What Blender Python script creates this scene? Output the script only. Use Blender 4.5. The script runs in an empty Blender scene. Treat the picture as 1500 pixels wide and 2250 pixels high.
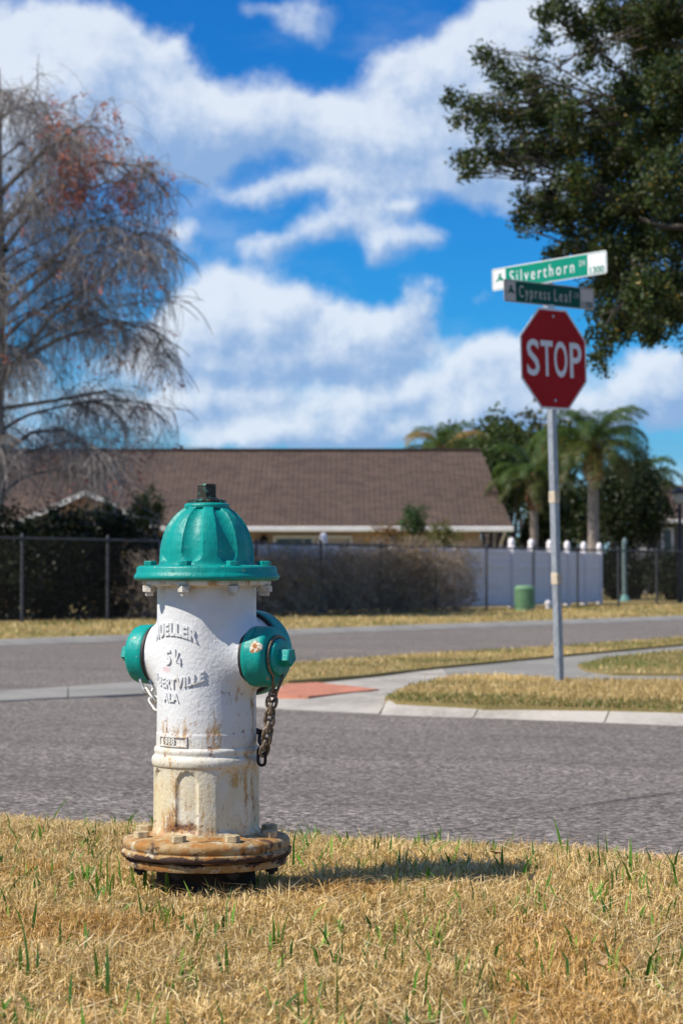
import bpy, bmesh, math, random
import numpy as np
from mathutils import Vector, Matrix

random.seed(11)
RNG = np.random.default_rng(11)
S_ = bpy.context.scene
COL = S_.collection
rad = math.radians

# ------------------------------------------------------------------ camera
F = 4690.0                       # focal length in photo pixels (1500 x 2250)
CAMZ = 0.60
PITCH = math.atan(137.0 / F)
cam_d = bpy.data.cameras.new('camera')
cam = bpy.data.objects.new('camera', cam_d)
COL.objects.link(cam)
cam_d.sensor_fit = 'VERTICAL'
cam_d.sensor_height = 36.0
cam_d.lens = F / 2250.0 * 36.0
cam_d.clip_start = 0.05
cam_d.clip_end = 3000
cam.location = (0, 0, CAMZ)
cam.rotation_euler = (math.pi / 2 + PITCH, 0, 0)
cam_d.dof.use_dof = True
cam_d.dof.focus_distance = 4.05
cam_d.dof.aperture_fstop = 9.5
S_.camera = cam

# ------------------------------------------------------------------ sky + sun + exposure
SUN_EL = rad(48)
SUN_H = Vector((-0.930, -0.368))          # horizontal direction towards the sun
SUN_AZ = math.atan2(SUN_H.x, SUN_H.y)
world = bpy.data.worlds.new('World')
S_.world = world
world.use_nodes = True


def nn(nt, typ, **kw):
    n = nt.nodes.new(typ)
    for k, v in kw.items():
        setattr(n, k, v)
    return n


def setin(nt, sock, v):
    if isinstance(v, bpy.types.NodeSocket):
        nt.links.new(v, sock)
    elif v is not None:
        if sock.type == 'RGBA' and not hasattr(v, '__len__'):
            v = (v, v, v, 1)
        if sock.type == 'RGBA' and len(v) == 3:
            v = (*v, 1)
        sock.default_value = v


def mth(nt, op, a, b=None, c=None, clamp=False):
    n = nn(nt, 'ShaderNodeMath', operation=op)
    n.use_clamp = clamp
    setin(nt, n.inputs[0], a)
    if b is not None:
        setin(nt, n.inputs[1], b)
    if c is not None:
        setin(nt, n.inputs[2], c)
    return n.outputs[0]


def vmath(nt, op, a, b=None, c=None):
    n = nn(nt, 'ShaderNodeVectorMath', operation=op)
    setin(nt, n.inputs[0], a)
    if b is not None:
        setin(nt, n.inputs[1], b)
    if c is not None:
        setin(nt, n.inputs[2], c)
    return n.outputs['Value'] if op in ('DOT_PRODUCT', 'LENGTH', 'DISTANCE') else n.outputs['Vector']


def noise(nt, vec, scale, detail=4, rough=0.55, col=False, dist=0.0):
    n = nn(nt, 'ShaderNodeTexNoise')
    if vec is not None:
        nt.links.new(vec, n.inputs['Vector'])
    n.inputs['Scale'].default_value = scale
    n.inputs['Detail'].default_value = detail
    n.inputs['Roughness'].default_value = rough
    n.inputs['Distortion'].default_value = dist
    return n.outputs['Color' if col else 'Fac']


def voro(nt, vec, scale, out='Distance', feature='F1'):
    n = nn(nt, 'ShaderNodeTexVoronoi', feature=feature)
    if vec is not None:
        nt.links.new(vec, n.inputs['Vector'])
    n.inputs['Scale'].default_value = scale
    return n.outputs[out]


def mapr(nt, v, a, b, c=0.0, d=1.0, smooth=True):
    n = nn(nt, 'ShaderNodeMapRange')
    n.interpolation_type = 'SMOOTHSTEP' if smooth else 'LINEAR'
    setin(nt, n.inputs[0], v)
    for i, x in enumerate((a, b, c, d)):
        setin(nt, n.inputs[i + 1], x)
    return n.outputs[0]


def mixc(nt, fac, a, b, blend='MIX'):
    n = nn(nt, 'ShaderNodeMix', data_type='RGBA', blend_type=blend)
    setin(nt, n.inputs[0], fac)
    setin(nt, n.inputs[6], a)
    setin(nt, n.inputs[7], b)
    return n.outputs[2]


def ramp(nt, fac, stops):
    n = nn(nt, 'ShaderNodeValToRGB')
    setin(nt, n.inputs[0], fac)
    el = n.color_ramp.elements
    while len(el) < len(stops):
        el.new(0.5)
    for e, (p, c) in zip(el, stops):
        e.position = p
        e.color = (*c, 1) if len(c) == 3 else c
    return n.outputs[0]


def build_world():
    nt = world.node_tree
    nt.nodes.clear()
    out = nn(nt, 'ShaderNodeOutputWorld')
    bg = nn(nt, 'ShaderNodeBackground')
    bg.inputs['Strength'].default_value = 0.060
    nt.links.new(bg.outputs[0], out.inputs[0])
    sky = nn(nt, 'ShaderNodeTexSky', sky_type='NISHITA')
    sky.sun_disc = False
    sky.sun_elevation = SUN_EL
    sky.sun_rotation = SUN_AZ
    sky.air_density = 1.0
    sky.dust_density = 0.3
    sky.ozone_density = 2.0
    hs = nn(nt, 'ShaderNodeHueSaturation')
    hs.inputs['Saturation'].default_value = 1.35
    hs.inputs['Value'].default_value = 1.0
    nt.links.new(sky.outputs[0], hs.inputs['Color'])
    blue = mixc(nt, 1.0, hs.outputs[0], (0.22, 1.06, 1.76), 'MULTIPLY')
    tc = nn(nt, 'ShaderNodeTexCoord')
    d = tc.outputs['Generated']
    sep = nn(nt, 'ShaderNodeSeparateXYZ')
    nt.links.new(d, sep.inputs[0])
    yy = mth(nt, 'MAXIMUM', mth(nt, 'ABSOLUTE', sep.outputs[1]), 0.25)
    inv = mth(nt, 'DIVIDE', 1.0, yy)
    gx = mth(nt, 'MULTIPLY', sep.outputs[0], inv)
    gz = mth(nt, 'MULTIPLY', sep.outputs[2], inv)
    cmb = nn(nt, 'ShaderNodeCombineXYZ')
    nt.links.new(gx, cmb.inputs[0])
    nt.links.new(gz, cmb.inputs[2])
    nt.links.new(mth(nt, 'MULTIPLY', sep.outputs[1], 0.4), cmb.inputs[1])
    P = cmb.outputs[0]
    # billowing distortion of the cloud outlines
    w1 = noise(nt, P, 14.0, 6, 0.62, col=True)
    w1 = vmath(nt, 'MULTIPLY', vmath(nt, 'SUBTRACT', w1, (0.5, 0.5, 0.5)), (0.040, 0.0, 0.034))
    Pw = vmath(nt, 'ADD', P, w1)
    # cloud banks: (photo x, y, radius x, radius y, weight)
    banks = [(90, 100, 150, 110, 1.1), (215, 110, 70, 62, 1.0), (300, 190, 100, 80, 1.0), (385, 130, 30, 48, .7), (400, 235, 78, 70, 1.0), (452, 312, 58, 68, .95),
             (330, 325, 120, 68, .95), (180, 260, 150, 100, 1.0), (50, 300, 120, 150, .8),
             (560, 255, 85, 78, .75), (680, 275, 120, 66, .9), (820, 305, 140, 66, .95), (960, 352, 130, 62, .95), (1080, 400, 110, 54, .95), (1180, 432, 90, 48, .9),
             (860, 150, 75, 50, .8), (980, 185, 110, 62, .8), (1080, 120, 95, 105, .85), (1180, 60, 110, 100, .85), (1260, 220, 130, 110, .8), (1060, 285, 130, 70, .6), (1400, 100, 130, 150, .6),
             (600, 8, 110, 28, .5), (685, 52, 60, 36, .5), (570, 432, 66, 28, .6), (660, 402, 66, 26, .6), (765, 410, 48, 32, .65), (795, 470, 76, 46, .7), (690, 500, 66, 36, .6),
             (590, 535, 58, 28, .55), (840, 555, 46, 46, .6), (935, 530, 52, 30, .7), (900, 465, 28, 16, .4), (430, 510, 52, 30, .65),
             (505, 650, 72, 62, 1.0), (425, 722, 80, 66, 1.0), (560, 722, 120, 86, 1.1), (680, 712, 88, 72, 1.0), (770, 745, 90, 56, .8), (850, 705, 55, 46, .6), (915, 640, 34, 54, .7),
             (880, 745, 85, 38, .7), (345, 780, 90, 46, .8), (600, 800, 230, 30, .7),
             (400, 890, 120, 34, .75), (520, 878, 100, 30, .65), (600, 940, 250, 44, .65), (800, 878, 120, 40, .75), (905, 850, 48, 36, .6), (700, 975, 300, 30, .55),
             (1075, 770, 66, 40, .7), (1030, 842, 66, 56, .9), (1115, 842, 88, 56, .9), (1200, 905, 140, 56, .8), (1010, 925, 90, 36, .65), (1450, 832, 88, 50, .8), (1485, 885, 100, 55, .8),
             (1350, 920, 100, 50, .45), (1050, 640, 42, 22, .45), (40, 560, 80, 110, .5), (60, 900, 200, 120, .6)]

    def field(vec):
        tot = sid = None
        for (bx, by, rx, ry, w) in banks:
            cx, cz = (bx - 750) / F, (1262 - by) / F
            rx, rz = rx * 1.10 / F, ry * 1.10 / F
            v = vmath(nt, 'MULTIPLY_ADD', vec, (1 / rx, 0, 1 / rz), (-cx / rx, 0, -cz / rz))
            q = vmath(nt, 'DOT_PRODUCT', v, v)
            g = mth(nt, 'POWER', 0.45, q)
            tot = mth(nt, 'MULTIPLY', g, w) if tot is None else mth(nt, 'MULTIPLY_ADD', g, w, tot)
            sd = vmath(nt, 'DOT_PRODUCT', v, (-0.45, 0, 0.8))
            sid = mth(nt, 'MULTIPLY', sd, g) if sid is None else mth(nt, 'MULTIPLY_ADD', sd, g, sid)
        return tot, sid
    f0, fside = field(Pw)
    # the same kind of broken cumulus carries on outside the view
    ax = mapr(nt, mth(nt, 'ABSOLUTE', gx), 0.17, 0.24)
    az = mapr(nt, gz, 0.28, 0.34)
    ay = mapr(nt, sep.outputs[1], 0.25, 0.1)
    outside = mth(nt, 'MAXIMUM', mth(nt, 'MAXIMUM', ax, az), ay)
    wide = mapr(nt, noise(nt, vmath(nt, 'MULTIPLY', d, (1, 1, 1.8)), 5.0, 5, 0.55), 0.46, 0.70, 0, 1.1)
    nmf = nn(nt, 'ShaderNodeMix', data_type='FLOAT')
    for s, v in ((0, outside), (2, f0), (3, wide)):
        setin(nt, nmf.inputs[s], v)
    f0o = nmf.outputs[0]
    n1 = noise(nt, P, 24.0, 9, 0.64)
    n1b = noise(nt, vmath(nt, 'ADD', P, (-0.006, 0, 0.010)), 24.0, 9, 0.64)
    n2 = noise(nt, P, 70.0, 6, 0.62)
    dens = mth(nt, 'MULTIPLY_ADD', mth(nt, 'SUBTRACT', n1, 0.5), 0.95, f0o)
    dens = mth(nt, 'MULTIPLY_ADD', mth(nt, 'SUBTRACT', n2, 0.5), 0.35, dens)
    # cauliflower puffs
    Pp = vmath(nt, 'ADD', P, vmath(nt, 'MULTIPLY', vmath(nt, 'SUBTRACT', noise(nt, P, 40.0, 3, 0.5, col=True), (0.5, 0.5, 0.5)), (0.02, 0.0, 0.02)))
    pf1 = voro(nt, Pp, 21.0)
    pf2 = voro(nt, Pp, 58.0)
    puff = mth(nt, 'ADD', mth(nt, 'MULTIPLY', mth(nt, 'SUBTRACT', 0.42, pf1), 0.75), mth(nt, 'MULTIPLY', mth(nt, 'SUBTRACT', 0.42, pf2), 0.30))
    dens = mth(nt, 'ADD', dens, mth(nt, 'MULTIPLY', puff, 0.32))
    fac = mapr(nt, dens, 0.27, 0.90)
    veil = mapr(nt, noise(nt, vmath(nt, 'MULTIPLY', P, (1, 1, 2.2)), 7.0, 5, 0.6), 0.40, 0.72, 0.0, 0.40)
    low = mapr(nt, gz, 0.11, 0.02, 0.0, 0.62)
    fac = mth(nt, 'MAXIMUM', fac, mth(nt, 'MAXIMUM', veil, low))
    lit = mth(nt, 'ADD', mth(nt, 'MULTIPLY', mth(nt, 'DIVIDE', fside, mth(nt, 'ADD', f0, 0.25)), 0.85), mth(nt, 'MULTIPLY', puff, 0.22))
    lit2 = mth(nt, 'ADD', mth(nt, 'MULTIPLY', mth(nt, 'SUBTRACT', n1, n1b), 1.8), mth(nt, 'MULTIPLY', mth(nt, 'SUBTRACT', n2, 0.5), 0.25))
    nml = nn(nt, 'ShaderNodeMix', data_type='FLOAT')
    for s, v in ((0, outside), (2, lit), (3, 0.05)):
        setin(nt, nml.inputs[s], v)
    lt = mapr(nt, mth(nt, 'ADD', nml.outputs[0], lit2), -0.55, 0.42)
    ccol = mixc(nt, lt, (4.0, 6.2, 10.0), (10.8, 11.8, 13.2))
    colr = mixc(nt, mth(nt, 'MULTIPLY', fac, 0.93), blue, ccol)
    nt.links.new(colr, bg.inputs['Color'])


build_world()
sun_d = bpy.data.lights.new('sun', 'SUN')
sun_d.energy = 5.0
sun_d.angle = rad(0.53)
sun_d.color = (1.0, 0.93, 0.82)
sun = bpy.data.objects.new('sun', sun_d)
COL.objects.link(sun)
to_sun = Vector((SUN_H.x * math.cos(SUN_EL), SUN_H.y * math.cos(SUN_EL), math.sin(SUN_EL)))
sun.rotation_euler = to_sun.to_track_quat('Z', 'Y').to_euler()

S_.view_settings.view_transform = 'Standard'
S_.view_settings.look = 'None'
S_.view_settings.exposure = 0.28
S_.view_settings.gamma = 1.0
S_.view_settings.use_curve_mapping = False
S_.cycles.use_denoising = True
S_.cycles.max_bounces = 5
S_.cycles.transparent_max_bounces = 8


# ------------------------------------------------------------------ helpers
def ray(px, py):
    x, v = (px - 750) / F, (1125 - py) / F
    return Vector((x, math.cos(PITCH) - math.sin(PITCH) * v, math.sin(PITCH) + math.cos(PITCH) * v))


def at(px, py, Y):
    r = ray(px, py)
    t = Y / r.y
    return Vector((r.x * t, Y, CAMZ + r.z * t))


def on(px, py, z):
    r = ray(px, py)
    t = (z - CAMZ) / r.z
    return Vector((r.x * t, r.y * t, z))


def tag(o, label=None, cat=None, group=None, kind=None):
    for k, v in (('label', label), ('category', cat), ('group', group), ('kind', kind)):
        if v:
            o[k] = v
    return o


def empty(name, loc=(0, 0, 0), rot=(0, 0, 0)):
    o = bpy.data.objects.new(name, None)
    COL.objects.link(o)
    o.location = loc
    o.rotation_euler = rot
    o.empty_display_size = 0.1
    return o


def link(name, me, parent=None):
    o = bpy.data.objects.new(name, me)
    COL.objects.link(o)
    o.parent = parent
    return o


def copy_tree(o, parent=None):
    c = o.copy()
    COL.objects.link(c)
    c.parent = parent
    for ch in list(o.children):
        copy_tree(ch, c)
    return c


class MB:
    """collects pieces of one mesh"""
    def __init__(self):
        self.v, self.f = [], []

    def add(self, vs, fs):
        n = len(self.v)
        self.v += [tuple(p) for p in vs]
        self.f += [tuple(i + n for i in f) for f in fs]
        return self

    def box(self, c, s, M=None):
        x, y, z = (k / 2 for k in s)
        vs = [Vector((sx * x, sy * y, sz * z)) for sx in (-1, 1) for sy in (-1, 1) for sz in (-1, 1)]
        if M is not None:
            vs = [M @ p for p in vs]
        vs = [p + Vector(c) for p in vs]
        return self.add(vs, [(0, 1, 3, 2), (4, 6, 7, 5), (0, 4, 5, 1), (2, 3, 7, 6), (0, 2, 6, 4), (1, 5, 7, 3)])

    def bbox(self, c, s, b=0.004, M=None):
        """box with chamfered edges along z and top"""
        x, y, z = (k / 2 for k in s)
        rings = []
        for (zz, i) in ((-z, b), (-z + b, 0), (z - b, 0), (z, b)):
            X, Y = x - i, y - i
            rings.append([(-X + b, -Y, zz), (X - b, -Y, zz), (X, -Y + b, zz), (X, Y - b, zz), (X - b, Y, zz), (-X + b, Y, zz), (-X, Y - b, zz), (-X, -Y + b, zz)])
        return self.rings(rings, c, M)

    def rings(self, rings, c=(0, 0, 0), M=None, cap=True, closed=True):
        vs, fs = [], []
        k = len(rings[0])
        for r in rings:
            for p in r:
                p = Vector(p)
                if M is not None:
                    p = M @ p
                vs.append(p + Vector(c))
        for i in range(len(rings) - 1):
            for j in range(k if closed else k - 1):
                a, b = i * k + j, i * k + (j + 1) % k
                fs.append((a, b, b + k, a + k))
        if cap:
            fs.append(tuple(range(k))[::-1])
            fs.append(tuple((len(rings) - 1) * k + j for j in range(k)))
        return self.add(vs, fs)

    def lathe(self, prof, seg=48, c=(0, 0, 0), M=None, cap=True):
        """prof: list of (radius, z)"""
        return self.rings([[(r * math.cos(2 * math.pi * j / seg), r * math.sin(2 * math.pi * j / seg), z) for j in range(seg)] for r, z in prof], c, M, cap)

    def tube(self, pts, rr, seg=6, cap=True):
        pts = [Vector(p) for p in pts]
        if not hasattr(rr, '__len__'):
            rr = [rr] * len(pts)
        rings = []
        up = Vector((0, 0, 1))
        prev = None
        for i, p in enumerate(pts):
            t = (pts[min(i + 1, len(pts) - 1)] - pts[max(i - 1, 0)])
            if t.length < 1e-9:
                t = up
            t.normalize()
            if prev is None:
                a = t.cross(up if abs(t.z) < 0.9 else Vector((1, 0, 0))).normalized()
            else:
                a = (prev - t * prev.dot(t))
                a = a.normalized() if a.length > 1e-6 else t.orthogonal().normalized()
            prev = a
            b = t.cross(a)
            rings.append([p + (a * math.cos(2 * math.pi * j / seg) + b * math.sin(2 * math.pi * j / seg)) * rr[i] for j in range(seg)])
        return self.rings(rings, cap=cap)

    def loop(self, pts, r, seg=6):
        """closed wire loop"""
        pts = [Vector(p) for p in pts]
        n = len(pts)
        cen = sum(pts, Vector()) / n
        nrm = (pts[0] - cen).cross(pts[n // 4] - cen).normalized()
        vs, fs = [], []
        for i, p in enumerate(pts):
            t = (pts[(i + 1) % n] - pts[i - 1]).normalized()
            a = nrm
            b = t.cross(a).normalized()
            for j in range(seg):
                an = 2 * math.pi * j / seg
                vs.append(p + (a * math.cos(an) + b * math.sin(an)) * r)
        for i in range(n):
            for j in range(seg):
                i2, j2 = (i + 1) % n, (j + 1) % seg
                fs.append((i * seg + j, i * seg + j2, i2 * seg + j2, i2 * seg + j))
        return self.add(vs, fs)

    def prism(self, poly, z0, z1):
        """poly: list of (x, y); top may be list of z"""
        n = len(poly)
        zt = z1 if hasattr(z1, '__len__') else [z1] * n
        vs = [(p[0], p[1], z0) for p in poly] + [(p[0], p[1], zt[i]) for i, p in enumerate(poly)]
        fs = [tuple(range(n))[::-1], tuple(range(n, 2 * n))]
        fs += [(i, (i + 1) % n, n + (i + 1) % n, n + i) for i in range(n)]
        return self.add(vs, fs)

    def mesh(self, name, mat, smooth=False, angle=None):
        me = bpy.data.meshes.new(name)
        me.from_pydata(self.v, [], self.f)
        bm = bmesh.new()
        bm.from_mesh(me)
        bmesh.ops.recalc_face_normals(bm, faces=bm.faces)
        bm.to_mesh(me)
        bm.free()
        if mat:
            me.materials.append(mat)
        if smooth:
            me.polygons.foreach_set('use_smooth', [True] * len(me.polygons))
            if angle:
                me.set_sharp_from_angle(angle=rad(angle))
        return me

    def build(self, name, mat, parent=None, smooth=False, angle=None):
        return link(name, self.mesh(name, mat, smooth, angle), parent)


def fast_mesh(name, V, Fq, mat, col=None, smooth=False):
    """V (n,3), Fq (m,k) numpy; col (n,3) optional vertex colours"""
    me = bpy.data.meshes.new(name)
    V = np.asarray(V, np.float32)
    Fq = np.asarray(Fq, np.int32)
    m, k = Fq.shape
    me.vertices.add(len(V))
    me.vertices.foreach_set('co', V.ravel())
    me.loops.add(m * k)
    me.loops.foreach_set('vertex_index', Fq.ravel())
    me.polygons.add(m)
    me.polygons.foreach_set('loop_start', np.arange(0, m * k, k, dtype=np.int32))
    try:
        me.polygons.foreach_set('loop_total', np.full(m, k, np.int32))
    except Exception:
        pass
    if col is not None:
        a = me.color_attributes.new('tint', 'FLOAT_COLOR', 'POINT')
        c4 = np.ones((len(V), 4), np.float32)
        c4[:, :3] = col
        a.data.foreach_set('color', c4.ravel())
    me.update(calc_edges=True)
    if smooth:
        me.polygons.foreach_set('use_smooth', np.ones(m, bool))
    me.materials.append(mat)
    return me


def new_mat(name):
    m = bpy.data.materials.new(name)
    m.use_nodes = True
    nt = m.node_tree
    b = nt.nodes['Principled BSDF']
    tc = nn(nt, 'ShaderNodeTexCoord')
    return m, nt, b, tc.outputs['Object']


def bump(nt, b, h, strength=0.3, dist=0.01):
    n = nn(nt, 'ShaderNodeBump')
    n.inputs['Strength'].default_value = strength
    n.inputs['Distance'].default_value = dist
    nt.links.new(h, n.inputs['Height'])
    nt.links.new(n.outputs[0], b.inputs['Normal'])
    return n


def mat_plain(name, col, rough=0.6, var=0.15, scale=8.0, metal=0.0, bmp=0.15, spec=0.4, bdist=0.004):
    m, nt, b, o = new_mat(name)
    n = noise(nt, o, scale, 5, 0.6)
    c = mixc(nt, mapr(nt, n, 0.3, 0.7), tuple(k * (1 - var) for k in col), tuple(min(1, k * (1 + var)) for k in col))
    setin(nt, b.inputs['Base Color'], c)
    b.inputs['Roughness'].default_value = rough
    b.inputs['Metallic'].default_value = metal
    b.inputs['Specular IOR Level'].default_value = spec
    if bmp:
        bump(nt, b, noise(nt, o, scale * 6, 4, 0.6), bmp, bdist)
    return m


def mat_leaf(name, trans=0.35, rough=0.5, spec=0.3, gain=1.0):
    """colour from the per-leaf tint; part of the light shines through"""
    m, nt, b, o = new_mat(name)
    a = nn(nt, 'ShaderNodeAttribute', attribute_name='tint')
    c = a.outputs['Color']
    setin(nt, b.inputs['Base Color'], c)
    b.inputs['Roughness'].default_value = rough
    b.inputs['Specular IOR Level'].default_value = spec
    if trans:
        tr = nn(nt, 'ShaderNodeBsdfTranslucent')
        setin(nt, tr.inputs['Color'], mixc(nt, 1.0, c, (1.1, 1.15, 0.6), 'MULTIPLY'))
        mx = nn(nt, 'ShaderNodeMixShader')
        mx.inputs[0].default_value = trans
        nt.links.new(b.outputs[0], mx.inputs[1])
        nt.links.new(tr.outputs[0], mx.inputs[2])
        nt.links.new(mx.outputs[0], nt.nodes['Material Output'].inputs[0])
    return m


def text_mesh(body, size, extrude, offset=0.0, sx=1.0, space=1.0):
    cu = bpy.data.curves.new('t', 'FONT')
    cu.body = body
    cu.size = size
    cu.extrude = extrude
    cu.offset = offset
    cu.align_x = 'CENTER'
    cu.align_y = 'CENTER'
    cu.space_character = space
    cu.resolution_u = 4
    ob = bpy.data.objects.new('t', cu)
    COL.objects.link(ob)
    dg = bpy.context.evaluated_depsgraph_get()
    me = ob.evaluated_get(dg).to_mesh()
    vs = [Vector((v.co.x * sx, v.co.y, v.co.z)) for v in me.vertices]
    fs = [tuple(p.vertices) for p in me.polygons]
    ob.evaluated_get(dg).to_mesh_clear()
    bpy.data.objects.remove(ob)
    bpy.data.curves.remove(cu)
    # refine on y so that the outline centre really is centred on capitals
    ys = [v.y for v in vs]
    return vs, fs


def inside(poly, P):
    """vectorised point in polygon"""
    x, y = P[:, 0], P[:, 1]
    r = np.zeros(len(P), bool)
    n = len(poly)
    for i in range(n):
        x1, y1 = poly[i][0], poly[i][1]
        x2, y2 = poly[(i + 1) % n][0], poly[(i + 1) % n][1]
        c = ((y1 > y) != (y2 > y)) & (x < (x2 - x1) * (y - y1) / (y2 - y1 + 1e-12) + x1)
        r ^= c
    return r


# ------------------------------------------------------------------ setting: materials
G = -0.17                        # level of the far pavements and lawns


def mat_asphalt():
    m, nt, b, o = new_mat('asphalt')
    big = noise(nt, o, 0.5, 4, 0.6)
    mid = noise(nt, o, 3.0, 3, 0.6)
    st = voro(nt, o, 85.0, 'Color')
    sp = nn(nt, 'ShaderNodeSeparateColor')
    nt.links.new(st, sp.inputs[0])
    agg = ramp(nt, sp.outputs[0], [(0.0, (.035, .030, .026)), (.35, (.135, .118, .105)), (.7, (.215, .187, .166)), (1.0, (.52, .46, .41))])
    c = mixc(nt, mapr(nt, big, .3, .7, 0, .30), agg, (.115, .100, .089))
    st2 = voro(nt, o, 62.0, 'Color')
    sp2 = nn(nt, 'ShaderNodeSeparateColor')
    nt.links.new(st2, sp2.inputs[0])
    c = mixc(nt, .22, c, mixc(nt, sp2.outputs[1], (.35, .35, .35), (1.6, 1.6, 1.6)), 'MULTIPLY')
    c = mixc(nt, mapr(nt, mid, .35, .75, 0, .25), c, (.172, .15, .135))
    # wheel paths polished along the street
    dtt = vmath(nt, 'DOT_PRODUCT', o, (.42, .907, 0))
    cmbl = nn(nt, 'ShaderNodeCombineXYZ')
    nt.links.new(dtt, cmbl.inputs[0])
    ln_n = noise(nt, cmbl.outputs[0], 1.4, 3, .6)
    c = mixc(nt, mapr(nt, ln_n, .38, .66, 0, .35), c, (.085, .077, .073))
    spill = mapr(nt, noise(nt, o, 1.1, 5, .6), .62, .72, 0, .28)
    c = mixc(nt, spill, c, (.05, .046, .044))
    setin(nt, b.inputs['Base Color'], c)
    b.inputs['Roughness'].default_value = .95
    b.inputs['Specular IOR Level'].default_value = .06
    bump(nt, b, voro(nt, o, 85.0), .5, .004)
    return m


def mat_concrete(name, col, dark=.6):
    m, nt, b, o = new_mat(name)
    n1 = noise(nt, o, 1.3, 6, .65)
    n2 = noise(nt, o, 30, 4, .6)
    c = mixc(nt, mapr(nt, n1, .38, .68), col, tuple(k * dark for k in col))
    c = mixc(nt, mapr(nt, noise(nt, o, 4.5, 6, .7), .55, .70, 0, .6), c, (.16, .14, .11))
    c = mixc(nt, mapr(nt, n2, .4, .7, 0, .35), c, tuple(k * 1.2 for k in col))
    setin(nt, b.inputs['Base Color'], c)
    b.inputs['Roughness'].default_value = .95
    b.inputs['Specular IOR Level'].default_value = .12
    bump(nt, b, n2, .4, .006)
    return m


def mat_soil(name, a, b_, c_):
    m, nt, b, o = new_mat(name)
    n1 = noise(nt, o, 2.2, 6, .65)
    n2 = noise(nt, vmath(nt, 'MULTIPLY', o, (1, 1, .3)), 90, 4, .7)
    c = mixc(nt, mapr(nt, n2, .3, .7), a, b_)
    c = mixc(nt, mapr(nt, n1, .4, .7, 0, .6), c, c_)
    setin(nt, b.inputs['Base Color'], c)
    b.inputs['Roughness'].default_value = .95
    b.inputs['Specular IOR Level'].default_value = .1
    bump(nt, b, n2, .8, .02)
    return m


M_ASPHALT = mat_asphalt()
M_CONC = mat_concrete('concrete', (.43, .395, .345))
M_CONC_D = mat_concrete('weathered_concrete', (.27, .26, .235), .7)
M_SOIL = mat_soil('thatch', (.14, .095, .04), (.36, .25, .11), (.20, .145, .055))
M_LAWN = mat_soil('far_lawn', (.26, .20, .08), (.36, .27, .115), (.20, .18, .065))
M_GRASS = mat_leaf('grass_blade', .25, .6, .2)
M_CRACK = mat_plain('crack_filler', (.035, .032, .03), .8, .3, 30)


def vnoise(x, y, scale, seed):
    r = np.random.default_rng(seed).random((64, 64))
    u, v = x * scale, y * scale
    i, j = np.floor(u).astype(int), np.floor(v).astype(int)
    fu, fv = u - i, v - j
    fu, fv = fu * fu * (3 - 2 * fu), fv * fv * (3 - 2 * fv)
    g = lambda a, b: r[a % 64, b % 64]
    return (g(i, j) * (1 - fu) + g(i + 1, j) * fu) * (1 - fv) + (g(i, j + 1) * (1 - fu) + g(i + 1, j + 1) * fu) * fv


def blades(P, L, W, az, l0, l1, colr):
    """P base points; L length; W width; az azimuth; lean at base and tip; colour per blade"""
    n = len(P)
    h = np.stack([np.cos(az), np.sin(az), np.zeros(n)], 1)
    tw = az + np.pi / 2 + RNG.normal(0, .7, n)
    side = np.stack([np.cos(tw), np.sin(tw), np.zeros(n)], 1) * (W / 2)[:, None]
    d = lambda l: h * np.sin(l)[:, None] + np.array([0, 0, 1.0]) * np.cos(l)[:, None]
    mid = P + d(l0) * (L * .55)[:, None]
    tip = mid + d(l1) * (L * .45)[:, None]
    V = np.stack([P - side, P + side, mid - side * .85, mid + side * .85, tip], 1).reshape(-1, 3)
    b = (np.arange(n) * 5)[:, None]
    Fc = np.concatenate([b + [0, 1, 3], b + [0, 3, 2], b + [2, 3, 4]], 0)
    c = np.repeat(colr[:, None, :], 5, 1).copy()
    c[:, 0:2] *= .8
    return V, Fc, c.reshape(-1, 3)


STRAW = np.array([(.74, .52, .225), (.61, .41, .16), (.86, .67, .36), (.46, .285, .10), (.80, .60, .30)])
GREEN = np.array([(.075, .20, .022), (.13, .29, .035), (.22, .34, .05), (.06, .16, .03)])


def pick(pal, n, jit=.12):
    c = pal[RNG.integers(0, len(pal), n)]
    return np.clip(c * RNG.normal(1, jit, (n, 1)), .01, .95)


# ------------------------------------------------------------------ setting: ground sheets
gm = MB()
gm.add([(-900, -60, -.34), (900, -60, -.34), (900, 1600, -.34), (-900, 1600, -.34)], [(0, 1, 2, 3)])
tag(gm.build('ground', M_LAWN), 'flat dry ground reaching to the horizon', 'ground', kind='structure')

E0, E1 = on(0, 1797, -.03), on(1500, 1884, -.03)
EU = (E1 - E0).normalized()
EU.z = 0
EU.normalize()
EN = Vector((-EU.y, EU.x, 0))                  # across the near road, away from the camera
EC = Vector((E0.x, E0.y, 0))


def ew(s, t):
    return EC + EU * s + EN * t


def verge_z(x, y):
    t = -((x - EC.x) * EN.x + (y - EC.y) * EN.y)           # distance inside the verge
    z = -.05 + .05 * np.clip(t / .45, 0, 1) ** .6
    return z + .016 * (vnoise(x + 50, y + 50, 2.3, 5) - .5) + .010 * (vnoise(x + 50, y + 50, 6, 6) - .5)


def edge_wob(s):
    return .09 * (vnoise(s + 90, s * 0 + 3, 2.1, 8) - .5) + .05 * (vnoise(s + 90, s * 0 + 7, 7, 9) - .5)


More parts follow.
